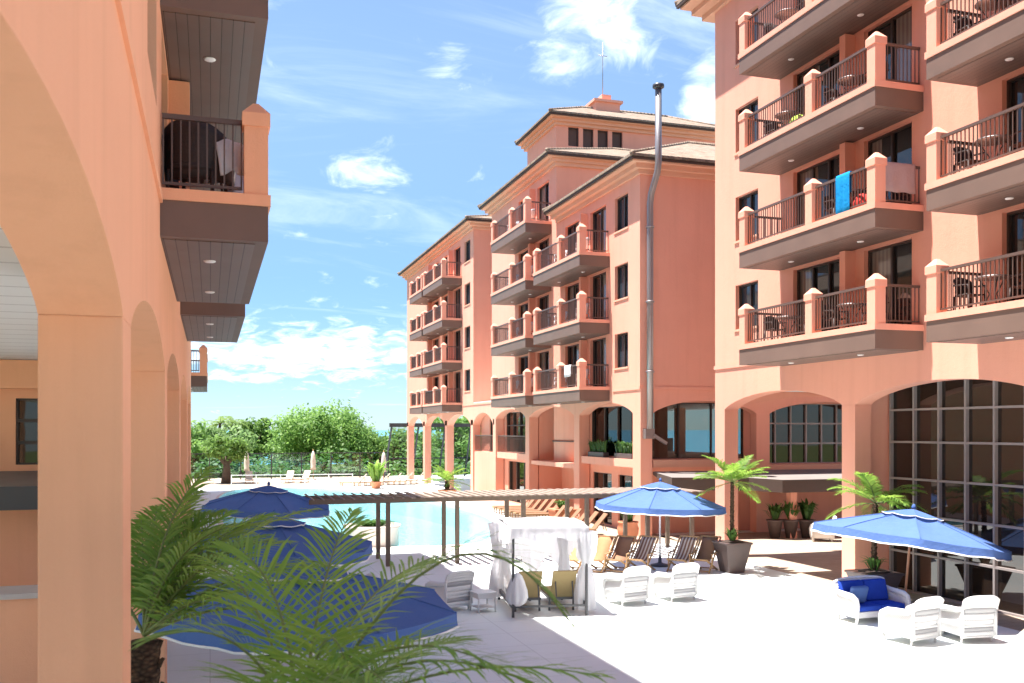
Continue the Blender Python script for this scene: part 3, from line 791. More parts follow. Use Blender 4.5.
flat_poly('terrace_paving', [(11.6, 32.6), (17.2, 32.6), (17.6, 34.9), (17.6, 60), (14.6, 60), (14.6, 47), (12.9, 39)], 'tan_paving', .004)
flat_poly('bounce_cut_lawn', [(-60, -60), (-9.3, -60), (-9.3, 88.2), (-60, 88.2)], 'grass_ground', -.01)  # unseen dark ground added to cut bounce into the left arcade
flat_poly('far_deck', [(-9.2, 73.6), (16.2, 73.6), (16.2, 88), (-9.2, 88)], 'tan_paving', .004)
flat_poly('pool_water', PL, 'pool_water', -.12)
m = MB(); n = len(PL)
m.add([(x, y, -.004) for x, y in PL] + [(x, y, -1.2) for x, y in PL], [(i, (i + 1) % n, n + (i + 1) % n, n + i) for i in range(n)] + [tuple(range(n, 2 * n))])
struct(m.build('pool_basin', 'pool_tile'))
# coping: a low pale rim
cen = Vector((6.5, 52, 0)); m = MB(); v = []
for x, y in PL:
    d_ = (Vector((x, y, 0)) - cen).normalized(); v += [(x, y, .0), (x, y, .05), (x + d_.x * .32, y + d_.y * .32, .05), (x + d_.x * .32, y + d_.y * .32, .0)]
m.add(v, [(4 * i + j, 4 * ((i + 1) % n) + j, 4 * ((i + 1) % n) + j + 1, 4 * i + j + 1) for i in range(n) for j in range(3)])
struct(m.build('pool_coping', 'planter_white'))
prof = [(-300, -2.6), (86, -2.6), (88.15, -2.6), (88.2, -.25), (130, -.3), (150, -2.2), (175, -3.4), (40000, -3.4)]
m = MB(); v = []
for y, z in prof: v += [(-40000, y, z), (40000, y, z)]
m.add(v, [(2 * i, 2 * i + 1, 2 * i + 3, 2 * i + 2) for i in range(len(prof) - 1)]); struct(m.build('ground', 'grass_ground', fix=False))
m = MB(); m.add([(-40000, 158, -2.7), (40000, 158, -2.7), (40000, 39000, -2.7), (-40000, 39000, -2.7)], [(0, 1, 2, 3)]); struct(m.build('sea', 'sea', fix=False))

# ================================================================== FURNITURE KIT
def wicker_chair(name, label, cat, w=.74, cush='white_cushion', group=None, loveseat=False):
    """front towards +y"""
    o = thing(name, label, cat, group=group)
    h = w / 2
    m = MB()
    m.box(-h + .03, h - .03, -.32, .33, .13, .27)
    for x in (-h + .05, h - .05):
        for y in (-.30, .31): m.tube([(x, y, 0), (x, y, .16)], .026, 8)
    m.build('base', 'white_wicker', o, bevel=.015)
    zl = [.10, .14, .22, .31, .36, .46, .58, .70, .76, .82, .87, .90]
    def row(z):
        r = []; v = (z - .10) / .80
        for j in range(15):
            u = -1 + 2 * j / 14
            zz = z - .07 * max(0, v - .6) / .4 * abs(u) ** 4
            r.append((u * (h - .03 + .02 * v), -.33 - (.19 * max(0, v - .28)) + .05 * u * u * (1 - .3 * v) * (v > .3), zz))
        return r
    b = MB()
    for k in range(len(zl) - 1):
        b.cur = 1 if k in (2, 6) else 0
        b.sheet([row(zl[k] + .0008), row((zl[k] + zl[k + 1]) / 2), row(zl[k + 1] - .0008)], .045 if b.cur == 0 else .03)
    bo = b.build('backrest', ['white_wicker', 'wicker_open'], o)
    rows = [row(z) for z in zl]
    e = MB(); e.tube(rows[-1], .034, 8); e.build('rim', 'white_wicker', bo)
    for q in (0, -1): e = MB(); e.tube([r[q] for r in rows], .028, 8); e.build('rim', 'white_wicker', bo)
    for s in (-1, 1):
        a = MB(); x = s * (h - .01)
        top = [(x, .33, .02), (x, .37, .22), (x, .375, .42), (x, .33, .54), (x, .20, .60), (x, 0, .615), (x, -.22, .63), (x, -.38, .67)]
        a.tube(top, [.03, .035, .045, .06, .065, .062, .055, .04], 10, up=(s, 0, 0))
        a.sheet([[(x - s * .01, p[1] - .01, .14), (x - s * .01, p[1] - .015, (p[2] + .14) / 2), (x - s * .01, p[1] - .02, p[2])] for p in top[2:]], .03)
        a.build('armrest', 'white_wicker', o)
    n = 2 if loveseat else 1
    for q in range(n):
        c = MB(); ww = (w - .14) / n; x0 = -h + .07 + q * ww
        c.box(x0 + .005, x0 + ww - .005, -.28, .34, .275, .40); c.build('seat_cushion', cush, o, bevel=.035)
        if loveseat:
            c = MB(); v = []
            c.tf = lambda x, y, z: (x, y - .27 * (z - .4), z)
            c.box(x0 + .01, x0 + ww - .01, -.29, -.16, .405, .86); c.build('back_cushion', cush, o, bevel=.04)
    return o
def side_table(label, group=None):
    o = thing('side_table', label, 'table', group=group)
    m = MB(); m.box(-.26, .26, -.26, .26, .43, .47); m.build('table_top', 'white_wicker', o, bevel=.01)
    m = MB(); m.box(-.235, .235, -.235, .235, .33, .429); m.build('apron', 'white_wicker', o, bevel=.008)
    for x in (-.22, .22):
        for y in (-.22, .22): m = MB(); m.tube([(x, y, 0), (x, y, .33)], .022, 8); m.build('leg', 'white_wicker', o)
    m = MB(); m.box(-.21, .21, -.21, .21, .10, .12); m.build('shelf', 'white_wicker', o)
    return o
def deck_chair(label, fab, group):
    """folding wooden chair, occupant looks to +y"""
    o = thing('deck_chair', label, 'deck chair', group=group)
    a = MB()
    for x in (-.27, .27): a.bar((x, -.42, .0), (x, .48, .40), .035, .05)
    a.bar((-.27, .48, .40), (.27, .48, .40), .04); a.bar((-.27, -.36, .05), (.27, -.36, .05), .03)
    a.build('seat_frame', 'chair_wood', o)
    b = MB()
    for x in (-.31, .31): b.bar((x, .40, .0), (x, -.58, 1.0), .035, .05)
    b.bar((-.31, -.58, 1.0), (.31, -.58, 1.0), .045); b.bar((-.31, .36, .05), (.31, .36, .05), .03)
    b.build('back_frame', 'chair_wood', o)
    for x in (-.345, .345): m = MB(); m.bar((x, -.30, .60), (x, .22, .55), .05, .025); m.bar((x, .2, .55), (x, .24, .17), .03); m.build('armrest', 'chair_wood', o)
    rows = []
    for k in range(11):
        t = k / 10; y = .46 + (-.57 - .46) * t
        z = .40 + (.985 - .40) * t - .34 * math.sin(PI * min(1, t * 1.05)) * (1 - .55 * t)
        rows.append([(x, y, z) for x in (-.25, 0, .25)])
    m = MB(); m.sheet(rows, .012)
    m.build('sling', fab, o)
    return o
def chaise(label, fab='cream_sling', frame='chair_wood', back=45, group=None, name='sun_lounger'):
    """head towards -y"""
    o = thing(name, label, 'sun lounger', group=group)
    f = MB()
    for x in (-.30, .30): f.bar((x, -.30, .30), (x, 1.20, .30), .04, .06); 
    f.bar((-.30, 1.20, .30), (.30, 1.20, .30), .04, .06); f.bar((-.30, -.30, .30), (.30, -.30, .30), .04, .06)
    f.build('frame', frame, o)
    for x in (-.29, .29):
        for y in (-.25, 1.1): m = MB(); m.bar((x, y, 0), (x, y, .27), .045); m.build('leg', frame, o)
    m = MB(); m.box(-.275, .275, -.27, 1.18, .315, .35); m.build('seat', fab, o, bevel=.01)
    a = R(back); ca, sa = math.cos(a), math.sin(a)
    m = MB(); m.tf = lambda x, l, t: (x, -.28 - l * ca - t * sa, .33 + l * sa - t * ca + .0)
    m.box(-.285, .285, .0, .80, -.02, .02); bk = m.build('backrest', fab, o, bevel=.01)
    s = MB(); s.bar((-.2, -.28 - .5 * ca, .33 + .5 * sa), (-.2, -.28 - .6 * ca - .1, .27), .025); s.bar((.2, -.28 - .5 * ca, .33 + .5 * sa), (.2, -.28 - .6 * ca - .1, .27), .025); s.build('prop', frame, bk)
    return o
def parasol(label, loc, r=2.1, h=2.58, sides=8, tilt=0, tdir=0, rz=0, pole='wood_pole', group=None, rim_drop=.62, lean=0):
    o = thing('parasol', label, 'parasol', loc, 0, group)
    tm = Matrix.Rotation(R(tilt), 3, Vector((-math.sin(R(tdir)), math.cos(R(tdir)), 0)))   # top moves towards tdir
    piv = Vector((math.cos(R(tdir)), math.sin(R(tdir)), 0)) * (math.sin(R(lean)) * h) + Vector((0, 0, h - .35))
    def tf(x, y, z): q = tm @ Vector((x, y, z - h + .35)); return (q.x + piv.x, q.y + piv.y, q.z + piv.z)
    def zc(q): return h - rim_drop * (q ** 1.12)
    m = MB(tf); S = 6; RG = 9
    for k in range(sides):
        a0 = R(rz) + 2 * PI * k / sides; a1 = a0 + 2 * PI / sides
        rows = []
        for i in range(RG + 1):
            q = .10 + .90 * i / RG; row = []
            for j in range(S + 1):
                w = j / S; px = r * q * ((1 - w) * math.cos(a0) + w * math.cos(a1)); py = r * q * ((1 - w) * math.sin(a0) + w * math.sin(a1))
                sag = .05 * math.sin(PI * w) * math.sin(PI * min(1, q)) + .02 * math.sin(PI * w)
                row.append((px, py, zc(q) - sag))
            rows.append(row)
        m.sheet(rows)
        m.tube([(x, y, z + .006) for x, y, z in [rw[0] for rw in rows]], .011, 5)
    can = m.build('canopy', 'blue_canvas', o)
    m = MB(tf); ve = []
    for k in range(sides):
        a0 = R(rz) + 2 * PI * k / sides; a1 = a0 + 2 * PI / sides; rows = []
        for i in range(5):
            q = .02 + .29 * i / 4; rows.append([(r * q * ((1 - w) * math.cos(a0) + w * math.cos(a1)), r * q * ((1 - w) * math.sin(a0) + w * math.sin(a1)), zc(q) + .05 - .03 * math.sin(PI * w) * i / 4) for w in (0, .25, .5, .75, 1)])
        m.sheet(rows); ve += rows[-1][:-1]
    m.build('vent', 'blue_canvas', can)
    m = MB(tf); m.tube(ve + [ve[0]], .012, 5); m.build('trim', 'white_paint', can)
    v_ = MB(tf); tr = MB(tf)
    ring = []
    for k in range(sides):
        a0 = R(rz) + 2 * PI * k / sides; a1 = a0 + 2 * PI / sides
        for j in range(S):
            w = j / S; ring.append((r * ((1 - w) * math.cos(a0) + w * math.cos(a1)), r * ((1 - w) * math.sin(a0) + w * math.sin(a1)), zc(1) - .02 * math.sin(PI * w)))
    ring.append(ring[0])
    v_.sheet([ring, [(x * 1.004, y * 1.004, z - .09) for x, y, z in ring], [(x * 1.012, y * 1.012, z - .18 - .012 * math.sin(i * 1.9)) for i, (x, y, z) in enumerate(ring)]])
    v_.build('valance', 'blue_canvas', can)
    tr.tube([(x * 1.014, y * 1.014, z - .18 - .012 * math.sin(i * 1.9)) for i, (x, y, z) in enumerate(ring)], .016, 5); tr.build('trim', 'white_paint', can)
    p = MB(); top = Vector(tf(0, 0, h + .1)); mid = Vector(tf(0, 0, h - .35))
    p.tube([(0, 0, .08), tuple(mid), tuple(top)], .028, 10); p.build('pole', pole, o)
    f = MB(tf); f.lathe([(.045, h + .06), (.05, h + .1), (.03, h + .15), (.01, h + .17)], 10); f.build('finial', 'blue_canvas', o)
    for k in range(sides):
        a = R(rz) + 2 * PI * k / sides; rb_ = MB(tf)
        rb_.bar((.03 * math.cos(a), .03 * math.sin(a), h - .06), (r * .985 * math.cos(a), r * .985 * math.sin(a), zc(1) - .03), .025)
        rb_.bar((.03 * math.cos(a), .03 * math.sin(a), h - .72), (r * .5 * math.cos(a), r * .5 * math.sin(a), zc(.5) - .05), .02); rb_.build('rib', pole, o)
    b = MB(); b.lathe([(.30, .004), (.30, .05), (.12, .09), (.06, .12), (.045, .32)], 20); b.build('base', 'dark_metal', o)
    return o
def garden_chair(label, mat, group):
    """small balcony chair, faces +y"""
    o = thing('balcony_chair', label, 'chair', group=group)
    m = MB(); m.sheet([[(x, y, .43 + .02 * (abs(x) * 4) ** 2) for x in (-.22, -.11, 0, .11, .22)] for y in (-.2, 0, .22)], .03); m.build('seat', mat, o)
    rows = [[(.23 * u, -.21 - .10 * v + .10 * u * u, .46 + (.42 - .08 * u * u) * v) for u in (-1, -.6, -.2, .2, .6, 1)] for v in (0, .35, .7, 1)]
    m = MB(); m.sheet(rows, .03); m.build('backrest', mat, o)
    for x in (-.22, .22):
        m = MB(); m.tube([(x, .2, .43), (x * 1.1, .2, .64), (x * 1.1, -.1, .66), (x, -.24, .68)], .02, 6); m.build('armrest', mat, o)
        for y in (-.2, .2): m = MB(); m.tube([(x, y, .43), (x * 1.1, y * 1.15, 0)], .02, 6); m.build('leg', mat, o)
    return o
def balcony_table(label, mat, group):
    o = thing('balcony_table', label, 'table', group=group)
    m = MB(); m.lathe([(.36, .70), (.37, .71), (.37, .725), (.36, .735)], 20); m.build('table_top', mat, o)
    for k in range(3):
        a = 2 * PI * k / 3; m = MB(); m.tube([(.28 * math.cos(a), .28 * math.sin(a), .70), (.08 * math.cos(a), .08 * math.sin(a), .38), (.27 * math.cos(a), .27 * math.sin(a), 0)], .014, 6); m.build('leg', 'dark_metal', o)
    return o

# ------------------------------------------------------------------ parasols
P_R = (15.12, 18.0, 0)
parasol('bright blue parasol with white trim leaning over the wicker loveseat by the glass wall', P_R, 2.12, 2.44, 8, 9, 0, 10, lean=5, rim_drop=.60)
parasol('bright blue upright parasol on a pale pole above the folding deck chairs', (13.55, 27.2, 0), 2.05, 2.62, 8, 2, 0, 10, pole='white_paint', rim_drop=.68)
parasol('blue parasol at the pool edge, farthest of the three along the shaded arches', (1.75, 31.0, 0), 2.05, 2.50, 8, 3, -30, 15, pole='white_paint', rim_drop=.60, group='blue parasols along the shaded arches')
parasol('blue parasol in the shade, middle one of the three along the arches', (1.15, 18.6, 0), 1.95, 2.62, 8, 3, -20, 8, pole='white_paint', rim_drop=.46, group='blue parasols along the shaded arches')
parasol('large dark blue shaded parasol behind the foreground palm fronds, nearest along the arches', (1.15, 12.75, 0), 2.08, 2.50, 8, 3, -30, 20, pole='white_paint', rim_drop=.45, group='blue parasols along the shaded arches')
# ------------------------------------------------------------------ white wicker seats
def atg(px, py): v = at(px, py, CAM_Z * 950 / (py - 430)); return (v.x, v.y, 0)
ch = wicker_chair('wicker_armchair', 'white wicker armchair left of its twin, in sun beside the draped daybed', 'armchair', group='white wicker armchairs on the deck')
ch.location = atg(626, 603); ch.rotation_euler.z = R(12); ch.scale = (1.08, 1.08, 1.05)
G = 'white wicker armchairs on the deck'
dup(ch, atg(675, 599), R(10), 'white wicker armchair in full sun, the one farther from the draped daybed')
dup(ch, atg(449, 609), R(22), 'white wicker armchair in the shade beside the nearest blue parasol rim')
dup(ch, atg(910, 641), R(10), 'white wicker armchair under the leaning parasol, between loveseat and small table')
dup(ch, atg(966, 639), R(-6), 'white wicker armchair under the leaning parasol, right of the small table')
dup(ch, atg(1032, 610), R(40), 'white wicker armchair cut by the picture edge near the glass wall')
dup(ch, atg(822, 541), R(60), 'white wicker armchair half hidden behind the leaning parasol, inside the portico')
ls = wicker_chair('wicker_loveseat', 'white wicker loveseat with royal blue cushions under the leaning parasol', 'loveseat', 1.42, 'blue_cushion', loveseat=True)
ls.location = atg(872, 620); ls.rotation_euler.z = R(182)
cu = MB(); cu.box(-.22, .22, -.06, .06, 0, .40)
pl = tag(cu.build('throw_pillow', 'blue_canvas', bevel=.05), 'bright blue throw pillow at the sunny end of the wicker loveseat', 'pillow')
pl.location = (ls.location.x - .42, ls.location.y - .0, .42); pl.rotation_euler = (R(-18), 0, R(182))
st = side_table('low white wicker table between two armchairs under the leaning parasol', 'white wicker side tables')
st.location = atg(938, 632); st.rotation_euler.z = R(20)
dup(st, atg(483, 611), R(10), 'low white wicker table between shaded armchair and draped daybed')
# seats half hidden under the parasols along the arches
for (x, y, a, lab) in ((2.0, 22.6, 200, 'white wicker armchair glimpsed through palm fronds behind the middle shaded parasol'),
                       (.9, 23.4, 120, 'white wicker armchair next to the arch pillar seen through the palm leaves'),
                       (3.1, 21.8, 100, 'white wicker armchair with its side showing just beyond the middle parasol rim'),
                       (1.9, 13.6, 200, 'white wicker armchair hidden under the large shaded parasol'),
                       (2.6, 28.4, 150, 'white wicker armchair between the pool planter and the farthest shaded parasol')):
    dup(ch, (x, y, 0), R(a), lab)
# ------------------------------------------------------------------ folding deck chairs
dc = {}
G = 'folding deck chairs in front of the pergola'
row = [(574, 'tan_sling', 'tan folding deck chair at the daybed end of the row'), (598, 'rust_sling', 'rust orange folding deck chair between tan and brown ones'),
       (619, 'brown_sling', 'brown folding deck chair, third from the daybed'), (641, 'sunlit_slat_sling', 'brown folding deck chair with painted sunlit stripes just left of the parasol pole'),
       (682, 'sunlit_slat_sling', 'brown folding deck chair with painted sunlit stripes just right of the parasol pole'), (704, 'brown_sling', 'brown folding deck chair beside the big palm pot')]
for px, fab, lab in row:
    if fab not in dc: o = dc[fab] = deck_chair(lab, fab, G)
    else: o = copy_tree(dc[fab]); o['label'] = lab
    o.location = atg(px, 571); o.rotation_euler.z = R(128 + random.uniform(-4, 4))
# sun loungers on the terrace behind the pergola and along the far pool edge
lg = {}
def lounger(loc, rz, lab, grp):
    fab = 'cream_sling' if 'far' in grp else 'brown_sling'
    if fab not in lg: o = lg[fab] = chaise(lab, fab, 'chair_wood', 50, grp)
    else: o = copy_tree(lg[fab])
    o.location = loc; o.rotation_euler.z = rz; o['label'] = lab; o['group'] = grp
    return o
ORD = ['first', 'second', 'third', 'fourth', 'fifth', 'sixth', 'seventh', 'eighth']
G = 'sun loungers on the terrace between pergola and arcade'
for i in range(6): lounger((14.4 - .03 * i, 35.4 + .85 * i, 0), R(82), f'brown wooden sun lounger on tan terrace, {ORD[i]} counted from the round terracotta pot', G)
G = 'sun loungers near the arcade doors'
for i in range(6): lounger((15.2, 42.6 + .9 * i, 0), R(84), f'brown wooden sun lounger by the rounded stair bay, {ORD[i]} from the square terracotta planter', G)
G = 'sun loungers on the far pool deck'
for i in range(7): lounger((10.6 + .95 * i, 72.6 + .3 * i, 0), R(70), f'pale sun lounger on the far deck before the open arcade, {ORD[i]} from the pool', G)
for i, x_ in enumerate((3.0, 6.1, 7.3)): lounger((x_, 79.5 + .4 * math.sin(3 * i), 0), R(165 + 17 * math.sin(5 * i + 1)), f'pale sun lounger in the row before the windbreak fence, {ORD[i]} from the shaded wing', G)

# ------------------------------------------------------------------ draped daybed
cab = thing('canopy_daybed', 'white gauze draped four post daybed standing at the edge of the shade', 'daybed', (6.62, 20.75, 0), R(-9))
W_, D_, H_ = 1.72, 2.35, 2.03
for x in (0, W_):
    for y in (0, D_): m = MB(); m.box(x - .028, x + .028, y - .028, y + .028, 0, H_); m.build('post', 'dark_metal', cab)
m = MB()
m.bar((0, .03, .26), (0, D_ - .03, .26), .06, .10); m.bar((W_, .03, .26), (W_, D_ - .03, .26), .06, .10); m.bar((.03, D_, .26), (W_ - .03, D_, .26), .06, .10); m.bar((.03, .0, .24), (W_ - .03, .0, .24), .04, .05)
m.build('bed_frame', 'dark_metal', cab); m = MB()
for x in (0, W_): m.bar((x, 0, H_ - .03), (x, D_, H_ - .03), .045)
for y in (0, D_): m.bar((0, y, H_ - .03), (W_, y, H_ - .03), .045)
m.build('top_frame', 'dark_metal', cab)
rows = []
for i in range(17):
    v = i / 16; rr = []
    for j in range(17):
        u = j / 16; sg = .10 * math.sin(PI * u) * math.sin(PI * v) + .012 * math.sin(9 * u + 5 * v) + .01 * math.sin(17 * v)
        rr.append((-.05 + (W_ + .1) * u, -.05 + (D_ + .1) * v, H_ + .03 - sg + .05 * math.sin(PI * v)))
    rows.append(rr)
m = MB(); m.sheet(rows); m.build('roof_cloth', 'white_gauze', cab)
m = MB()
def drop(pts, hh, ph):
    rows = []
    for k in range(5):
        t = k / 4
        rows.append([(x + .035 * t * math.sin(i * 1.7 + ph), y + .035 * t * math.cos(i * 1.3 + ph), H_ + .03 - hh * t * (1 + .18 * math.sin(i * .55 + ph))) for i, (x, y) in enumerate(pts)])
    m.sheet(rows)
nn = 26
drop([(-.05 + (W_ + .1) * i / nn, D_ + .05) for i in range(nn + 1)], 1.2, .4)
drop([(-.05, -.05 + (D_ + .1) * i / nn) for i in range(nn + 1)], .5, 1.2)
drop([(W_ + .05, -.05 + (D_ + .1) * i / nn) for i in range(nn + 1)], .8, 2.)
drop([(-.05 + (W_ + .1) * i / nn, -.05) for i in range(nn + 1)], .27, 3.)
m.build('valance', 'white_gauze', cab)
def curtain(cx, cy, prof, ph):
    m = MB(); v = []; f = []; N = 28
    for r_, z in prof:
        for j in range(N):
            a = 2 * PI * j / N; q = r_ * (1 + .22 * math.sin(6 * a + ph) + .10 * math.sin(11 * a + 2 * ph + z * 3)); v.append((cx + q * math.cos(a) * 1.0, cy + q * math.sin(a) * .8, z))
    for k in range(len(prof) - 1):
        for j in range(N): f.append((k * N + j, k * N + (j + 1) % N, (k + 1) * N + (j + 1) % N, (k + 1) * N + j))
    m.add(v, f, True); m.build('curtain', 'white_gauze', cab)
curtain(.10, .02, [(.03, 1.02), (.10, .95), (.16, .80), (.21, .62), (.22, .45), (.17, .33), (.08, .26), (.01, .25)], .5)       # knotted bundle at the near post
curtain(.06, D_ - .02, [(.30, 1.95), (.26, 1.6), (.20, 1.25), (.16, 1.05), (.22, .7), (.27, .35), (.28, .1)], 1.1)
curtain(W_ - .04, D_ - .03, [(.20, 1.95), (.16, 1.5), (.10, 1.15), (.13, .8), (.17, .4), (.18, .1)], 2.2)
curtain(W_ + .02, .04, [(.20, 1.95), (.20, 1.75), (.17, 1.45), (.10, 1.2), (.05, 1.12)], 3.)
curtain(W_ + .06, .35, [(.05, 1.2), (.14, 1.0), (.20, .7), (.23, .35), (.22, .08)], 4.)
for i, (x, lab) in enumerate(((.45, 'tan sling lounger inside the draped daybed, at its shaded end'), (1.27, 'tan sling lounger inside the draped daybed, at its sunny end'))):
    c = chaise(lab, 'tan_sling', 'dark_metal', 58, 'loungers inside the draped daybed')
    p = Matrix.Rotation(R(-9), 3, 'Z') @ Vector((x, .95, 0)); c.location = (6.62 + p.x, 20.75 + p.y, 0); c.rotation_euler.z = R(-9)

# ------------------------------------------------------------------ pergola
pg = thing('pergola', 'long brown timber pergola with flat slats crossing the courtyard before the pool', 'pergola', (10, 30.8, 0))
PY0, PY1 = 29.75, 31.6
xs_ = [5.35, 7.6, 9.85, 12.1, 14.35, 16.05]
for x in xs_:
    for y in (PY0, PY1):
        m = MB(); m.box(x - .065, x + .065, y - .065, y + .065, 0, 2.0); m.build('post', 'pergola_wood', pg, bevel=.006, world=True)
for y in (PY0, PY1): m = MB(); m.box(2.9, 16.4, y - .05, y + .05, 2.0, 2.15); m.build('beam', 'pergola_wood', pg, bevel=.006, world=True)
n = 44
for i in range(n):
    x = 3.0 + 13.2 * i / (n - 1); m = MB(); wd = .075 if x > 6 else .022
    m.tf = lambda a, b, c, x=x: (x + a, b, c)
    m.box(-wd, wd, PY0 - .45, PY1 + .5, 2.153, 2.19); m.build('slat', 'pergola_slat', pg, world=True)

# ------------------------------------------------------------------ poolside planter, railing, windbreak
def tuft(mb, c, n, hh, spread, lw=.05, seed=0):
    rg = random.Random(seed)
    for _ in range(n):
        a = rg.uniform(0, 2 * PI); ln = hh * rg.uniform(.6, 1.1); sp = spread * rg.uniform(.2, 1)
        b = Vector(c) + Vector((math.cos(a), math.sin(a), 0)) * spread * .25 * rg.random()
        w = Vector((-math.sin(a), math.cos(a), 0)) * lw * rg.uniform(.6, 1.2)
        p1 = b + Vector((math.cos(a) * sp * .5, math.sin(a) * sp * .5, ln * .75)); p2 = b + Vector((math.cos(a) * sp, math.sin(a) * sp, ln * rg.uniform(.55, 1)))
        mb.add([b - w * .4, b + w * .4, p1 + w, p1 - w, p2], [(0, 1, 2, 3), (3, 2, 4)])
pt = thing('planter', 'round pale masonry planter full of low greenery at the pool edge', 'planter', (5.75, 35.3, 0))
m = MB(); m.lathe([(.98, 0), (1.0, .02), (1.0, .66), (1.06, .68), (1.06, .78), (.94, .78), (.94, .68)], 40); m.build('bowl', 'planter_white', pt)
m = MB(); tuft(m, (0, 0, .66), 420, .32, .95, .04, 5); m.build('greenery', 'shrub_leaf', pt, fix=False)
rl = thing('pool_railing', 'low white railing along the far end of the pool', 'railing', (6, 73, 0))
m = MB()
for z in (.95, .5): m.bar((1.5, 73.2, z), (10.3, 72.4, z), .06, .06)
m.build('rail', 'white_paint', rl, world=True)
for i in range(6): m = MB(); x = 1.5 + 8.8 * i / 5; m.bar((x, 73.2 - .8 * i / 5, 0), (x, 73.2 - .8 * i / 5, 1.0), .06); m.build('post', 'white_paint', rl, world=True)
wb = thing('windbreak_fence', 'glass windbreak fence with dark metal posts beyond the pool', 'fence', (5, 86, 0))
m = MB(); m.bar((-13, 86, 2.25), (15.5, 86, 2.25), .07); m.bar((-13, 86, .2), (15.5, 86, .2), .06); m.build('top_rail', 'dark_metal', wb, world=True)
m = MB(); m.box(-13, 15.5, 85.995, 86.005, .24, 2.2); m.build('glass_panel', 'fence_glass', wb, world=True)
for i in range(12): m = MB(); x = -13 + 28.5 * i / 11; m.box(x - .05, x + .05, 85.94, 86.06, 0, 2.3); m.build('post', 'dark_metal', wb, world=True)
wb = thing('glass_screen', 'tall glass wind screen on leaning dark struts seen through the open arcade', 'wind screen', (21, 86, 0))
m = MB(); m.bar((15.6, 86, 4.75), (34, 86, 4.75), .22, .35); m.bar((15.6, 86, 1.7), (34, 86, 1.7), .12); m.build('beam', 'dark_metal', wb, world=True)
m = MB(); m.add([(15.6, 85.2, .05), (34, 85.2, .05), (34, 86, 4.6), (15.6, 86, 4.6)], [(0, 1, 2, 3)]); m.build('glass_panel', 'fence_glass', wb, world=True)
for i in range(8): m = MB(); x = 15.8 + 2.5 * i; m.bar((x - .8, 85.3, 0), (x, 86, 4.6), .12); m.build('strut', 'dark_metal', wb, world=True)
# closed parasols standing on the far deck
for i, (x, y, lab) in enumerate(((2.9, 82.0, 'closed pale parasol beyond the pool, nearest the leafy palm trunk'), (13.4, 76.5, 'closed grey parasol standing beside the far loungers'), (8.4, 82.6, 'closed pale parasol beyond the pool below the big rounded tree'))):
    o = thing('folded_parasol', lab, 'parasol', (x, y, 0), 0, 'closed parasols on the far deck')
    m = MB(); m.lathe([(.05, 2.5), (.16, 2.2), (.22, 1.6), (.20, 1.1), (.26, .9)][::-1], 14); m.build('canopy', 'cream_sling' if i != 1 else 'concrete', o)
    m = MB(); m.tube([(0, 0, 0), (0, 0, 2.65)], .03, 8); m.build('pole', 'chair_wood', o)
    m = MB(); m.lathe([(.28, 0.003), (.28, .07), (.05, .12)], 14); m.build('base', 'concrete', o)
# ================================================================== PALMS, POTS, TREES
def frond(mb, P, n=44, ll=.42, lw=.017, droop=.25, rr=.014, vee=.35, rg=random, start=.14):
    """pinnate frond along a quadratic Bezier; slot 0 leaflets, slot 1 rachis"""
    P0, P1, P2 = (Vector(p) for p in P)
    def B(t): return P0 * (1 - t) ** 2 + P1 * 2 * t * (1 - t) + P2 * t * t
    def T(t): return ((P1 - P0) * (1 - t) + (P2 - P1) * t).normalized()
    mb.cur = 1
    mb.tube([B(i / 12) for i in range(13)], [rr * (1 - .85 * i / 12) + .001 for i in range(13)], 6)
    mb.cur = 0
    side0 = T(.3).cross(Vector((0, 0, 1)))
    if side0.length < 1e-3: side0 = Vector((1, 0, 0))
    side0.normalize()
    for k in range(n):
        t = start + (1 - start) * k / (n - 1)
        b = B(t); tg = T(t); S = (side0 - tg * side0.dot(tg)).normalized(); U = S.cross(tg).normalized()
        if U.z < 0: U = -U
        L = ll * (math.sin(PI * (.16 + .80 * t)) ** .7) * rg.uniform(.85, 1.1)
        for s in (-1, 1):
            ang = R(62 - 38 * t) + rg.uniform(-.10, .10)
            d = (S * s * math.sin(ang) + tg * math.cos(ang) + U * (vee + rg.uniform(-.12, .12))).normalized()
            wd = d.cross(U + S * s * .25).normalized() * lw * rg.uniform(.8, 1.2)
            dr = droop * L * rg.uniform(.7, 1.3)
            q1 = b + d * L * .33 - Vector((0, 0, dr * .12)); q2 = b + d * L * .68 - Vector((0, 0, dr * .45)); q3 = b + d * L - Vector((0, 0, dr))
            mb.add([b - wd * .4, b + wd * .4, q1 + wd, q1 - wd, q2 + wd * .8, q2 - wd * .8, q3], [(0, 1, 2, 3), (3, 2, 4, 5), (5, 4, 6)], True)
def auto_frond(mb, c, az, el, L, sag, **kw):
    d = Vector((math.cos(az) * math.cos(el), math.sin(az) * math.cos(el), math.sin(el)))
    P1 = Vector(c) + d * L * .55; P2 = P1 + Vector((math.cos(az), math.sin(az), 0)) * L * .45 * math.cos(el * .4) + Vector((0, 0, L * .45 * math.sin(el) - sag * L))
    frond(mb, (c, P1, P2), **kw)
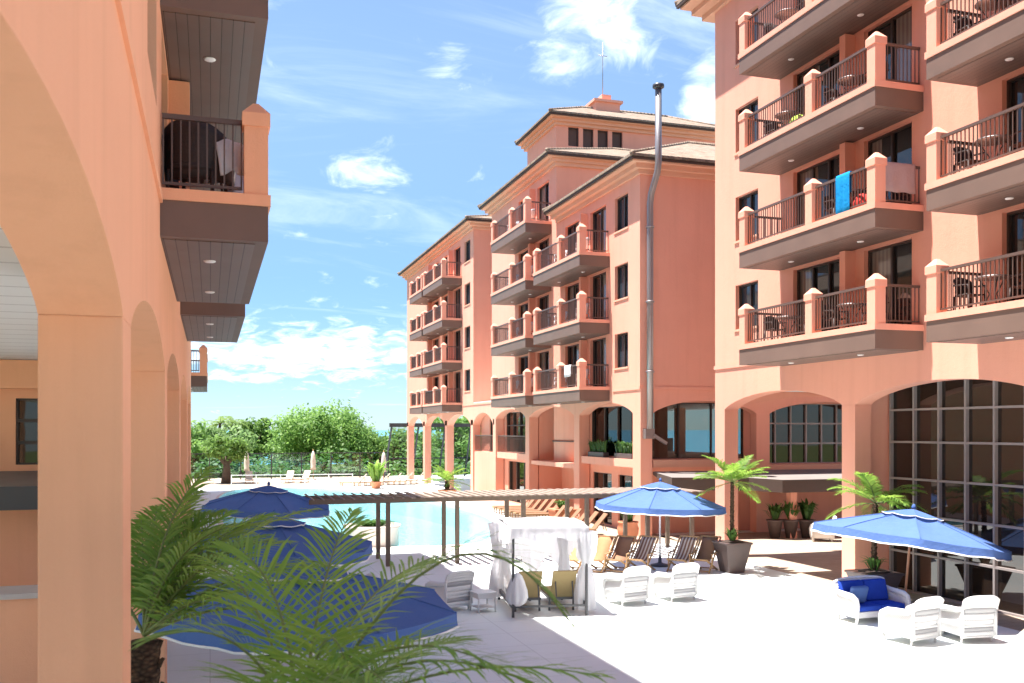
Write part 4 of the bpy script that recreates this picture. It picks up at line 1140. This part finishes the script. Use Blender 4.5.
def palm_trunk(parent, base, h, r0, r1, bend=(0, 0)):
    m = MB(); pts = []; rs = []; N = 26
    for i in range(N + 1):
        t = i / N; pts.append((base[0] + bend[0] * t * t, base[1] + bend[1] * t * t, base[2] + h * t)); rs.append((r0 + (r1 - r0) * t) * (1 + .10 * (i % 2)))
    m.tube(pts, rs, 12)
    # cut leaf bases
    for i in range(4, N * 2):
        t = i / (N * 2); a = i * 2.4; rr = r0 + (r1 - r0) * t
        c = Vector((base[0] + bend[0] * t * t + math.cos(a) * rr, base[1] + bend[1] * t * t + math.sin(a) * rr, base[2] + h * t))
        m.bar(c, c + Vector((math.cos(a) * .35, math.sin(a) * .35, .8)) * rr * .8, rr * .5, rr * .2)
    return m.build('trunk', 'palm_bark', parent, fix=False)

# potted palms at the arcade pillars
def potted_palm(label, loc, pot_h, pot_r, trunk_h, tr, fl_, nf, seed, pot='dark_pot', flare=1.0, lean=(0, 0), up=.75):
    rg = random.Random(seed)
    o = thing('potted_palm', label, 'palm', loc, 0, 'potted palms by the arcade pillars')
    m = MB()
    m.frustum(0, 0, pot_r * 1.25, pot_r * 1.25, 0, pot_r * 2 * flare, pot_r * 2 * flare, pot_h - .06); m.frustum(0, 0, pot_r * 2 * flare + .05, pot_r * 2 * flare + .05, pot_h - .06, pot_r * 2 * flare + .06, pot_r * 2 * flare + .06, pot_h)
    m.build('pot', pot, o, bevel=.012)
    m = MB(); m.lathe([(pot_r * .85, pot_h + .002), (pot_r * .6, pot_h + .03), (.02, pot_h + .05)], 14); m.build('soil', 'soil', o)
    palm_trunk(o, (0, 0, pot_h), trunk_h, tr * 1.2, tr, lean)
    top = Vector((lean[0], lean[1], pot_h + trunk_h))
    cr = MB()
    for k in range(nf):
        az = 2.4 * k + rg.uniform(-.3, .3); el = R(rg.uniform(15, 72)) if k > 3 else R(rg.uniform(-15, 10))
        auto_frond(cr, top, az, el, fl_ * rg.uniform(.8, 1.1), .35 * up, n=34, ll=fl_ * .30, lw=.015, droop=.35, rr=.010, rg=rg)
    cr.build('crown', ['palm_leaf', 'rachis'], o, fix=False)
    if pot_h > .5:
        t_ = MB(); tuft(t_, (0, 0, pot_h), 60, .45, .35, .03, seed); t_.build('underplanting', 'shrub_leaf', o, fix=False)
    return o
v = atg(732, 572)
potted_palm('potted palm with slim trunk in a tall tapered dark pot against the corner pillar', v, .92, .42, 1.80, .05, 1.3, 24, 3, lean=(.04, .05), up=.6)
v = atg(874, 600)
potted_palm('potted palm with sparse drooping fronds in a wide pot behind the leaning parasol', v, .72, .46, 1.72, .055, 1.4, 17, 8, flare=1.05, lean=(.05, 0), up=1.1)
v = atg(478, 490)
o = potted_palm('bushy low palm in a terracotta tub before the far arcade pillars', (14.2, 58.2, 0), .55, .5, .5, .10, 1.5, 22, 21, 'terracotta')
# three small pots by the end wall
for i, (x, lab) in enumerate(((405, 'leafy plant in a tall dark pot, nearest the corner pillar under the canopy'), (473, 'leafy plant in a tall dark pot, middle of three under the canopy'), (541, 'leafy plant in a tall dark pot, innermost of three under the canopy'))):
    px = 680 + x / 4.27; q = atg(px, 538)
    o = thing('potted_plant', lab, 'plant', q, 0, 'tall dark pots under the entrance canopy')
    m = MB(); m.lathe([(.19, 0), (.30, .66), (.34, .68), (.34, .74), (.28, .74)], 22); m.build('pot', 'dark_pot', o)
    m = MB(); tuft(m, (0, 0, .7), 90, .75 + .06 * i, .5, .06, 40 + i); m.build('foliage', 'shrub_leaf', o, fix=False)
# terracotta pots by the pergola
q = atg(628, 541)
o = thing('potted_plant', 'round terracotta pot with a dark shrub beside the wing corner pillar', 'plant', q)
m = MB(); m.lathe([(.26, 0), (.40, .3), (.42, .5), (.36, .68), (.40, .70), (.40, .76), (.34, .76)], 26); m.build('pot', 'terracotta', o)
m = MB(); tuft(m, (0, 0, .7), 170, .95, .55, .045, 51); m.build('foliage', 'shrub_leaf', o, fix=False)
o = thing('potted_plant', 'square terracotta planter with a small shrub near the rounded stair bay', 'plant', (15.3, 40.6, 0))
m = MB(); m.frustum(0, 0, .8, .8, 0, 1.0, 1.0, .62); m.box(-.53, .53, -.53, .53, .62, .72); m.build('pot', 'terracotta', o, bevel=.015)
m = MB(); tuft(m, (0, 0, .66), 110, .5, .5, .04, 52); m.build('foliage', 'shrub_leaf', o, fix=False)
o = thing('potted_plant', 'big leaved green plant standing at the far pool railing', 'plant', (11.6, 69.5, 0))
m = MB(); m.lathe([(.3, 0), (.42, .5), (.46, .52), (.38, .52)], 18); m.build('pot', 'terracotta', o)
m = MB(); tuft(m, (0, 0, .5), 46, 1.7, 1.1, .16, 53); m.build('foliage', 'palm_leaf', o, fix=False)

for i, (y0, lab) in enumerate(((36.4, 'green planter on the arcade sill beside the corner pillar'), (39.4, 'green planter on the arcade sill farther along the same window'))):
    o = thing('sill_planter', lab, 'planter', (XF + .33, y0 + .6, 3.082), 0, 'planters on the arcade window sill')
    m = MB(); m.box(-.14, .14, -.9, .9, 0, .22); m.build('trough', 'dark_pot', o, bevel=.01)
    m = MB()
    for q in range(7): tuft(m, (0, -.8 + .27 * q, .2), 26, .62, .22, .035, 60 + 9 * i + q)
    m.build('foliage', 'shrub_leaf', o, fix=False)
# ---- foreground palms: every frond a part of its own
pa = thing('courtyard_palm', 'palm with rough dark trunk and upright feathery fronds close to the arch pillar', 'palm', (-.57, 8.95, 0))
palm_trunk(pa, (0, 0, 0), 2.45, .15, .125, (.02, -.04))
rg = random.Random(77)
top = Vector((.02, -.04, 2.5))
spec = [(20, 62, 1.75), (60, 70, 1.7), (100, 66, 1.6), (-20, 55, 1.7), (45, 48, 1.85), (5, 35, 1.9), (75, 45, 1.7), (-50, 40, 1.5), (130, 50, 1.5),
        (-35, 75, 1.5), (35, 80, 1.6), (-5, 66, 1.75), (12, 58, 2.0), (30, 55, 2.05), (50, 60, 1.95), (-12, 45, 1.9), (15, 28, 1.9), (80, 62, 1.9), (38, 36, 2.0), (-28, 30, 1.6), (55, 76, 2.15), (70, 64, 2.1)]
for k, (az, el, L) in enumerate(spec):
    m = MB(); L *= 1.0; auto_frond(m, top, R(az) + rg.uniform(-.15, .15), R(el) + rg.uniform(-.08, .08), L * rg.uniform(.92, 1.05), .32, n=38, ll=.46, lw=.011, droop=.4, rr=.016, rg=rg, vee=.3)
    m.build('frond', ['palm_leaf' if k % 3 else 'palm_leaf_pale', 'rachis'], pa, fix=False)
PC = at(300, 742, 5.7)
pb = thing('courtyard_palm', 'nearest palm with long arching fronds spreading over the lower foreground', 'palm', (PC.x, PC.y, 0))
palm_trunk(pb, (0, 0, 0), PC.z - .06, .13, .115)
def L_(px, py, d): q = at(px, py, d); return (q.x - PC.x, q.y - PC.y, q.z)
c0 = (0, 0, PC.z)
fr = [  # (control point, tip) picked so the fronds spread the way this palm grows
    ((452, 446, 5.7), (568, 620, 5.2)), ((290, 560, 5.9), (226, 545, 6.3)), ((318, 560, 6.3), (352, 512, 7.2)), ((250, 600, 5.6), (150, 640, 5.4)),
    ((420, 640, 5.2), (600, 676, 4.9)), ((370, 600, 5.3), (500, 668, 4.7)), ((350, 570, 6.4), (440, 560, 7.4)), ((262, 568, 6.5), (196, 556, 7.3)),
    ((330, 620, 4.9), (392, 690, 4.3)), 
    ((380, 640, 6.4), (470, 640, 7.2)), 
    ((400, 690, 5.2), (500, 735, 4.8)), ((390, 612, 5.4), (545, 690, 5.0)), ((350, 640, 5.1), (440, 715, 4.6)), ((262, 640, 5.3), (205, 720, 5.0)), ((322, 590, 5.2), (345, 660, 4.6))]
for k, (a, b) in enumerate(fr):
    m = MB(); frond(m, (c0, L_(*a), L_(*b)), n=31, ll=.50, lw=.0095, droop=.26, rr=.013, rg=rg, vee=.28)
    m.build('frond', ['palm_leaf' if k % 3 else 'palm_leaf_pale', 'rachis'], pb, fix=False)

# ---- trees beyond the windbreak
def tree(name, label, loc, w, h, crown_z, n_cl, leaves, lsz, mat, seed, cat='tree', group='trees beyond the windbreak', d=None, flat=.9):
    rg = np.random.default_rng(seed); rr = random.Random(seed)
    o = thing(name, label, cat, loc, 0, group)
    cz = (crown_z + h) / 2; hz = (h - crown_z) / 2; d = d or w
    cl = []
    while len(cl) < n_cl:
        p = np.array([rr.uniform(-1, 1), rr.uniform(-1, 1), rr.uniform(-1, 1)]); q = np.linalg.norm(p)
        if .45 < q < 1.0: cl.append((p * np.array([w / 2, d / 2, hz]) * rr.uniform(.72, 1.06) + np.array([0, 0, cz]), rr.uniform(.09, .26) * min(w, 2 * (h - crown_z))))
    m = MB(); bh = crown_z + hz * .5
    m.tube([(0, 0, -.3), (.05, .03, bh * .5), (0.0, .1, bh)], [w * .035 + .05, w * .028 + .04, w * .012 + .02], 9)
    for c, r_ in cl[::max(1, n_cl // 12)]:
        s = bh * rr.uniform(.5, .95); m.tube([(0, .03, s), (c[0] * .5, c[1] * .5, (s + c[2]) / 2 - .1), tuple(c)], [w * .012 + .02, w * .008 + .012, .01], 6)
    m.build('trunk', 'bark', o, fix=False)
    per = leaves // n_cl; V = []; 
    for c, r_ in cl:
        p = rg.normal(size=(per, 3)); p /= np.linalg.norm(p, axis=1)[:, None]
        rad = r_ * (rg.uniform(.25, 1.12, size=(per, 1)) ** .6)
        pos = c + p * rad * np.array([1, 1, .8])
        nrm = p * .8 + rg.normal(size=(per, 3)) * .55 + np.array([0, 0, .45]); nrm /= np.linalg.norm(nrm, axis=1)[:, None]
        a = np.cross(nrm, rg.normal(size=(per, 3))); a /= np.linalg.norm(a, axis=1)[:, None]; b = np.cross(nrm, a)
        s = lsz * rg.uniform(.6, 1.3, size=(per, 1))
        V.append(np.stack([pos - a * s, pos - b * s * .5, pos + a * s, pos + b * s * .5], 1).reshape(-1, 3))
    V = np.concatenate(V); nq = len(V) // 4
    me = bpy.data.meshes.new('crown'); me.vertices.add(len(V)); me.vertices.foreach_set('co', V.astype(np.float32).ravel())
    me.loops.add(nq * 4); me.loops.foreach_set('vertex_index', np.arange(nq * 4, dtype=np.int32))
    me.polygons.add(nq); me.polygons.foreach_set('loop_start', np.arange(0, nq * 4, 4, dtype=np.int32)); me.polygons.foreach_set('loop_total', np.full(nq, 4, dtype=np.int32))
    me.update(calc_edges=True); me.materials.append(M[mat]); put('crown', me, o)
    return o
def gx(px, Y): u = (px - 512) / 950; return Y * (CS * u + SN) / (CS - SN * u)
TR = [('broadleaf_tree', 'big rounded bright green tree rising above the windbreak beyond the pool', 324, 98, 10.2, 6.35, 1.3, 46, 19000, .20, 'tree_leaf', 1),
      ('broadleaf_tree', 'lower green tree joined to the side of the big rounded tree', 372, 103, 7.4, 4.5, .8, 30, 9000, .19, 'tree_leaf_deep', 2),
      ('broadleaf_tree', 'small dark tree top standing alone between pale trees and sea gap', 254, 104, 4.6, 5.3, 1.8, 22, 4200, .22, 'tree_leaf_deep', 3),
      ('broadleaf_tree', 'pale green bushy tree behind the windbreak nearest the shaded wing', 212, 99, 7.5, 4.7, .6, 30, 6000, .24, 'tree_leaf_pale', 4),
      ('broadleaf_tree', 'mid green bushy tree left of the dark small tree', 236, 106, 6.5, 4.3, .6, 26, 5000, .24, 'tree_leaf', 5),
      ('broadleaf_tree', 'low spreading green tree below the sea gap', 286, 112, 8.0, 3.9, .3, 28, 5500, .25, 'tree_leaf_pale', 6),
      ('broadleaf_tree', 'dark low tree at the foot of the open arcade', 402, 100, 6.0, 4.1, .3, 26, 5000, .24, 'tree_leaf_deep', 7),
      ('broadleaf_tree', 'green tree seen between the first two far arcade pillars', 420, 116, 9.0, 4.2, .3, 30, 5500, .26, 'tree_leaf', 8),
      ('broadleaf_tree', 'green tree seen in the middle opening of the far arcade', 440, 112, 8.0, 3.6, .2, 28, 5500, .26, 'tree_leaf_deep', 9),
      ('broadleaf_tree', 'taller green tree seen through the inner opening of the far arcade', 466, 100, 8.0, 6.0, .3, 34, 6500, .25, 'tree_leaf', 10),
      ('broadleaf_tree', 'tree at the edge of the shaded wing partly hidden by it', 190, 96, 7.0, 4.6, .5, 28, 5000, .25, 'tree_leaf', 12),
      ('broadleaf_tree', 'dark tree deep behind the arcade by the rounded stair bay', 500, 104, 9.0, 6.0, .3, 30, 5000, .26, 'tree_leaf_deep', 13)]
for nm, lab, px, Y, w, h, cz, nc, nl, ls_, mt, sd in TR:
    tree(nm, lab, (gx(px, Y), Y, -.3), w, h + .3, cz, nc, nl, ls_, mt, sd)
# palms with drooping heads among them and one on the far deck
for i, (px, Y, hh, lab) in enumerate(((217, 101, 5.2, 'feathery coconut palm head above the pale trees, nearer the shaded wing'), (229, 103, 5.3, 'feathery coconut palm head above the pale trees, nearer the sea gap'))):
    o = thing('coconut_palm', lab, 'palm', (gx(px, Y), Y, -.3), 0, 'coconut palms beyond the windbreak')
    palm_trunk(o, (0, 0, 0), hh, .16, .11, (.3, 0)); m = MB(); rg2 = random.Random(90 + i)
    for k in range(15): auto_frond(m, (.3, 0, hh), 2.4 * k, R(rg2.uniform(-5, 60)), 2.0, .5, n=22, ll=.55, lw=.03, droop=.7, rr=.03, rg=rg2)
    m.build('crown', ['palm_leaf_pale', 'rachis'], o, fix=False)
o = thing('deck_tree', 'stout dark trunk with a leafy head on the far deck by the shaded wing', 'tree', (gx(226, 80), 80, 0))
m = MB(); m.tube([(0, 0, 0), (.05, 0, 1.2), (0, .1, 2.2)], [.42, .30, .22], 10); m.tube([(0, 0, 1.4), (.8, .1, 2.5)], [.2, .1], 8); m.tube([(0, 0, 1.5), (-.9, -.1, 2.6)], [.2, .1], 8); m.build('trunk', 'bark', o)
tree_c = tree('x', 'x', (0, 0, 0), 3.6, 3.7, 1.9, 18, 2200, .16, 'tree_leaf_deep', 31)
cr = [c for c in tree_c.children if c.name.startswith('crown')][0]
for c in list(tree_c.children):
    if c is not cr: bpy.data.objects.remove(c)
cr.parent = o; bpy.data.objects.remove(tree_c)
# low continuous shrubs behind the fence: nobody could count them
V = MB(); rg3 = random.Random(5)
for _ in range(5200):
    x, y = rg3.uniform(-16, 36), rg3.uniform(88.8, 95); z = rg3.uniform(-.2, 1.7 + .7 * math.sin(x * .7) + .4 * math.sin(x * 1.9 + y))
    a = rg3.uniform(0, 2 * PI); s = rg3.uniform(.12, .3); t = rg3.uniform(-.9, .9)
    dx, dy, dz = math.cos(a) * s, math.sin(a) * s, t * s * .6; ex, ey, ez = -math.sin(a) * s * .5, math.cos(a) * s * .5, s * .4
    V.add([(x - dx, y - dy, z - dz), (x - ex, y - ey, z - ez), (x + dx, y + dy, z + dz), (x + ex, y + ey, z + ez)], [(0, 1, 2, 3)])
o = V.build('shrubbery', 'shrub_leaf', fix=False); o['kind'] = 'stuff'; o['label'] = 'low mixed green shrubs growing behind the windbreak fence'; o['category'] = 'shrubs'

# ================================================================== THINGS ON THE BALCONIES
LV = ['lowest', 'second', 'third', 'top']
gd = garden_chair('dark metal chair on a balcony', 'dark_wicker', 'dark chairs on the tall block balconies'); tb = balcony_table('glass table on a balcony', 'steel', 'round tables on the tall block balconies')
first = [True]
def place(o, loc, rz, lab, grp):
    if o.get('used'): c = copy_tree(o)
    else: c = o; o['used'] = 1
    if 'used' in c.keys() and c is not o: del c['used']
    c.location = loc; c.rotation_euler.z = rz; c['label'] = lab; c['group'] = grp; return c
nm = {18.95: 'stack over the corner arch', 11.15: 'stack over the glass wall'}
for y0 in (18.95, 11.15):
    for k in range(4):
        z = RBASE + ST * k + .0; x = XF - .72
        ys_ = (y0 + 1.75, y0 + 4.6) if y0 > 15 else (y0 + 4.9,)
        for q, yy in enumerate(ys_):
            if q == 1 and k in (1,): continue
            where = (('near end, ' if q == 0 else 'far end, ')) if y0 > 15 else ''
            place(tb, (x, yy, z), 0, f'round glass table, {where}{LV[k]} balcony, {nm[y0]}', 'round tables on the tall block balconies')
            place(gd, (x + .05, yy + .72, z), PI, f'dark chair behind its table, {where}{LV[k]} balcony, {nm[y0]}', 'dark chairs on the tall block balconies')
            place(gd, (x + .12, yy - .74, z), 0, f'dark chair before its table, {where}{LV[k]} balcony, {nm[y0]}', 'dark chairs on the tall block balconies')
pc = garden_chair('white plastic chair', 'white_plastic', 'white chairs on the wing balconies')
wn = {37.95: 'near wing', 45.3: 'middle wing'}
for y0, n in ((37.95, 3), (45.3, 4)):
    for k in range(n):
        z = MBASE + ST * k; lv = LV[k] if k < n - 1 else 'top'
        for q, dy in enumerate((1.3, 4.0)):
            place(pc, (XF - .75, y0 + dy, z), R(40 + 70 * q), f'white plastic chair at the {"near" if q == 0 else "far"} end, {lv} balcony of the {wn[y0]}', 'white chairs on the wing balconies')
def towel(label, mat, p0, w, h1, h2, axis, cat='towel'):
    """cloth folded over a rail at p0 (middle of its top edge); axis 'y' hangs along y"""
    rows = []; N = 14
    prof = [(-.045, -h1 * t) for t in (1, .75, .5, .25, .05)] + [(-.02, .02), (.02, .02)] + [(.045, -h2 * t) for t in (.05, .35, .7, 1)]
    for u, z in prof:
        rr = []
        for j in range(N + 1):
            v = -.5 + j / N; q = u + .018 * math.sin(j * 1.1) * min(1, abs(z) * 3)
            x, y = (q, v * w) if axis == 'y' else (v * w, q)
            rr.append((x, y, z + .01 * math.sin(j * .9) * (abs(z) > .1)))
        rows.append(rr)
    m = MB(); m.sheet(rows, .008); o = m.build(label.split()[-1] if False else 'hanging_towel', mat); o.location = p0
    return tag(o, label, cat)
xr = XF - 1.4 + .12
towel('bright blue towel hanging over the front rail of the second balcony', 'blue_towel', (xr, 20.28, RBASE + ST + 1.035), .55, 1.1, .5, 'y')
towel('pale peach grey towel hanging over the side rail of the second balcony', 'peach_towel', (XF - .66, 18.95 + .12, RBASE + ST + 1.035), .98, .70, .5, 'x')
towel('white cloth draped over the front rail of the lowest near wing balcony', 'white_towel', (xr, 39.6, MBASE + 1.035), .8, .5, .4, 'y')
m = MB(); m.lathe([(.05, 0), (.24, .05), (.26, .2), (.18, .34), (.06, .40)], 12); o = tag(m.build('beach_bag', 'lime_cloth'), 'lime green beach bag standing on the third balcony over the corner arch', 'bag'); o.location = (XF - 1.0, 22.6, RBASE + 2 * ST)
m = MB(); m.lathe([(.05, 0), (.27, .04), (.3, .25), (.2, .42), (.07, .5)], 12); o = tag(m.build('beach_bag', 'red_cloth'), 'red beach bag standing on the second balcony beside the blue towel', 'bag'); o.location = (XF - .95, 20.0, RBASE + ST)
# left building: tub chair with towel and cloth
o = thing('tub_chair', 'dark woven tub chair on the shaded balcony overhead', 'chair', (-.16, 13.42, LBASE), R(-18)); o.scale = (1.2, 1.2, 1.15)
rows = []
for i in range(7):
    v = i / 6; rr = []
    for j in range(17):
        a = R(-30 + 240 * j / 16); q = .34 + .04 * v; rr.append((q * math.cos(a), -q * math.sin(a) + .05, (.25 + (.30 + .36 * max(0, math.sin(a)) ** .6) * v)))
    rows.append(rr)
m = MB(); m.sheet(rows, .035); m.build('shell', 'dark_wicker', o)
m = MB(); m.lathe([(.05, .34), (.33, .35), (.34, .40), (.30, .44), (.05, .45)], 20); m.build('seat', 'dark_wicker', o)
for x in (-.25, .25):
    for y in (-.25, .25): m = MB(); m.tube([(x, y, 0), (x * .95, y * .95, .36)], .022, 7); m.build('leg', 'dark_wicker', o)
def drape(label, mat, c, w, d, h, seed, rz=0):
    rg = random.Random(seed); rows = []
    for i in range(13):
        v = -1 + 2 * i / 12; rr = []
        for j in range(13):
            u = -1 + 2 * j / 12; z = h * (1 - max(0, abs(v) - .25) ** 1.3 * 1.25) + .02 * math.sin(5 * u + seed) * (.4 + abs(v)) - .05 * u * u
            rr.append((u * w / 2 + .03 * v * math.sin(3 * u), v * d / 2 * (1 - .25 * max(0, abs(v) - .3)), z))
        rows.append(rr)
    m = MB(); m.sheet(rows, .012); o = m.build('draped_cloth', mat); o.location = c; o.rotation_euler.z = rz; return tag(o, label, 'towel')
drape('white towel thrown over the arm of the dark tub chair', 'white_towel', (.22, 13.25, LBASE + .30), .42, .72, .56, 3, R(20))
drape('lilac grey cloth hanging on a chair back behind the balcony rail', 'parcel_cloth', (.46, 14.3, LBASE + .26), .4, .6, .5, 6, R(10))
o = place(gd, (.42, 14.55, LBASE), R(170), 'dark balcony chair under the lilac cloth on the shaded wing', 'dark chairs on the shaded wing')

# ================================================================== SKY, SUN, CAMERA
w = bpy.data.worlds.new('World'); sc.world = w; w.use_nodes = True
nt = w.node_tree; N = nt.nodes; LK = nt.links
bg = N['Background']
sky = N.new('ShaderNodeTexSky'); sky.sky_type = 'NISHITA'; sky.sun_disc = False
SUN = Vector((-1, .20, 3.42)).normalized()
sky.sun_elevation = math.asin(SUN.z); sky.sun_rotation = math.atan2(SUN.x, SUN.y)
sky.air_density = 1.0; sky.dust_density = .15; sky.ozone_density = 2.2
tc = N.new('ShaderNodeTexCoord'); sep = N.new('ShaderNodeSeparateXYZ'); LK.new(tc.outputs['Generated'], sep.inputs[0])
def mth(op, a, b=None, c=None, clamp=False):
    n_ = N.new('ShaderNodeMath'); n_.operation = op; n_.use_clamp = clamp
    for k, q in enumerate((a, b, c)):
        if q is None: continue
        if isinstance(q, (int, float)): n_.inputs[k].default_value = q
        else: LK.new(q, n_.inputs[k])
    return n_.outputs[0]
den = mth('ADD', mth('MAXIMUM', sep.outputs['Z'], 0), .16)
cx = mth('DIVIDE', sep.outputs['X'], den); cy = mth('DIVIDE', sep.outputs['Y'], den)
def noise(sx, sy, detail, rough, dist=0, w_=0.):
    cmb = N.new('ShaderNodeCombineXYZ'); LK.new(mth('MULTIPLY', cx, sx), cmb.inputs[0]); LK.new(mth('MULTIPLY', cy, sy), cmb.inputs[1]); cmb.inputs[2].default_value = w_
    n_ = N.new('ShaderNodeTexNoise'); n_.inputs['Scale'].default_value = 1; n_.inputs['Detail'].default_value = detail; n_.inputs['Roughness'].default_value = rough; n_.inputs['Distortion'].default_value = dist
    LK.new(cmb.outputs[0], n_.inputs['Vector']); return n_.outputs['Fac']
def sstep(v, a, b):
    n_ = N.new('ShaderNodeMapRange'); n_.interpolation_type = 'SMOOTHSTEP'; n_.inputs[1].default_value = a; n_.inputs[2].default_value = b; LK.new(v, n_.inputs[0]); return n_.outputs[0]
# bearing and height of the main cloud masses (degrees off the courtyard axis to the right, degrees up, half widths)
masses = [(604, 14, 48, 26, .85), (556, 66, 46, 15, .85), (705, 88, 26, 50, .95), (372, 178, 34, 20, .7), (300, 352, 150, 28, 1.25), (450, 60, 30, 26, .5), (642, 50, 20, 14, .7)]
vec = N.new('ShaderNodeVectorMath'); vec.operation = 'NORMALIZE'; LK.new(tc.outputs['Generated'], vec.inputs[0])
tot = None
for px, py, hw, hh, amp in masses:
    d = at(px, py, 1.) - Vector((0, 0, CAM_Z)); d.normalize()
    rgt = Vector((d.y, -d.x, 0)).normalized(); up = rgt.cross(d)
    def dot(v3):
        n_ = N.new('ShaderNodeVectorMath'); n_.operation = 'DOT_PRODUCT'; n_.inputs[1].default_value = v3; LK.new(vec.outputs[0], n_.inputs[0]); return n_.outputs['Value']
    a = mth('DIVIDE', dot(rgt), hw / 950); b = mth('DIVIDE', dot(up), hh / 950)
    q = mth('ADD', mth('MULTIPLY', a, a), mth('MULTIPLY', b, b))
    front = mth('GREATER_THAN', dot(d), 0)
    g = mth('MULTIPLY', mth('MULTIPLY', mth('EXPONENT', mth('MULTIPLY', q, -.75)), front), amp)
    tot = g if tot is None else mth('ADD', tot, g)
fluff = noise(7.5, 5.6, 9, .60, .5, 1.7)
cum = sstep(mth('ADD', fluff, mth('MULTIPLY', tot, .30)), .60, .95)
cirrus = mth('MULTIPLY', sstep(noise(.9, 2.6, 8, .62, 1.2, 5.2), .46, .85), .42)
hzn = mth('MULTIPLY', sstep(sep.outputs['Z'], .16, -.06), .18)
cov = mth('MAXIMUM', mth('MULTIPLY', cum, .92), mth('MAXIMUM', cirrus, hzn))
mixn = N.new('ShaderNodeMix'); mixn.data_type = 'RGBA'
LK.new(cov, mixn.inputs[0]); low = sstep(sep.outputs['Z'], .42, .02)
grade = N.new('ShaderNodeMix'); grade.data_type = 'RGBA'; grade.blend_type = 'MULTIPLY'; LK.new(low, grade.inputs[0])
LK.new(sky.outputs[0], grade.inputs[6]); grade.inputs[7].default_value = (.37, .53, .74, 1)
LK.new(grade.outputs[2], mixn.inputs[6]); mixn.inputs[7].default_value = (7.2, 7.9, 8.5, 1)
LK.new(mixn.outputs[2], bg.inputs['Color']); bg.inputs['Strength'].default_value = .08
sun = bpy.data.lights.new('sun', 'SUN'); sun.energy = 5.0; sun.angle = R(.53); sun.color = (1, .95, .915)
so = bpy.data.objects.new('sun', sun); C.objects.link(so); so.rotation_euler = (-SUN).to_track_quat('-Z', 'Y').to_euler()
cam = bpy.data.cameras.new('camera'); co = bpy.data.objects.new('camera', cam); C.objects.link(co)
co.location = (0, 0, CAM_Z); co.rotation_euler = (PI / 2, 0, -TH)
cam.sensor_width = 36; cam.lens = 950 / 1024 * 36; cam.shift_y = 88.5 / 1024; cam.clip_end = 60000; cam.clip_start = .05
cam.dof.use_dof = True; cam.dof.focus_distance = 27; cam.dof.aperture_fstop = 2.8
sc.camera = co
sc.view_settings.view_transform = 'Standard'; sc.view_settings.look = 'None'; sc.view_settings.gamma = 1
sc.view_settings.exposure = 1.62
sc.cycles.max_bounces = 8; sc.cycles.diffuse_bounces = 5; sc.cycles.transparent_max_bounces = 12
sc.cycles.use_denoising = True
for o in sc.objects:
    if 'used' in o.keys(): del o['used']
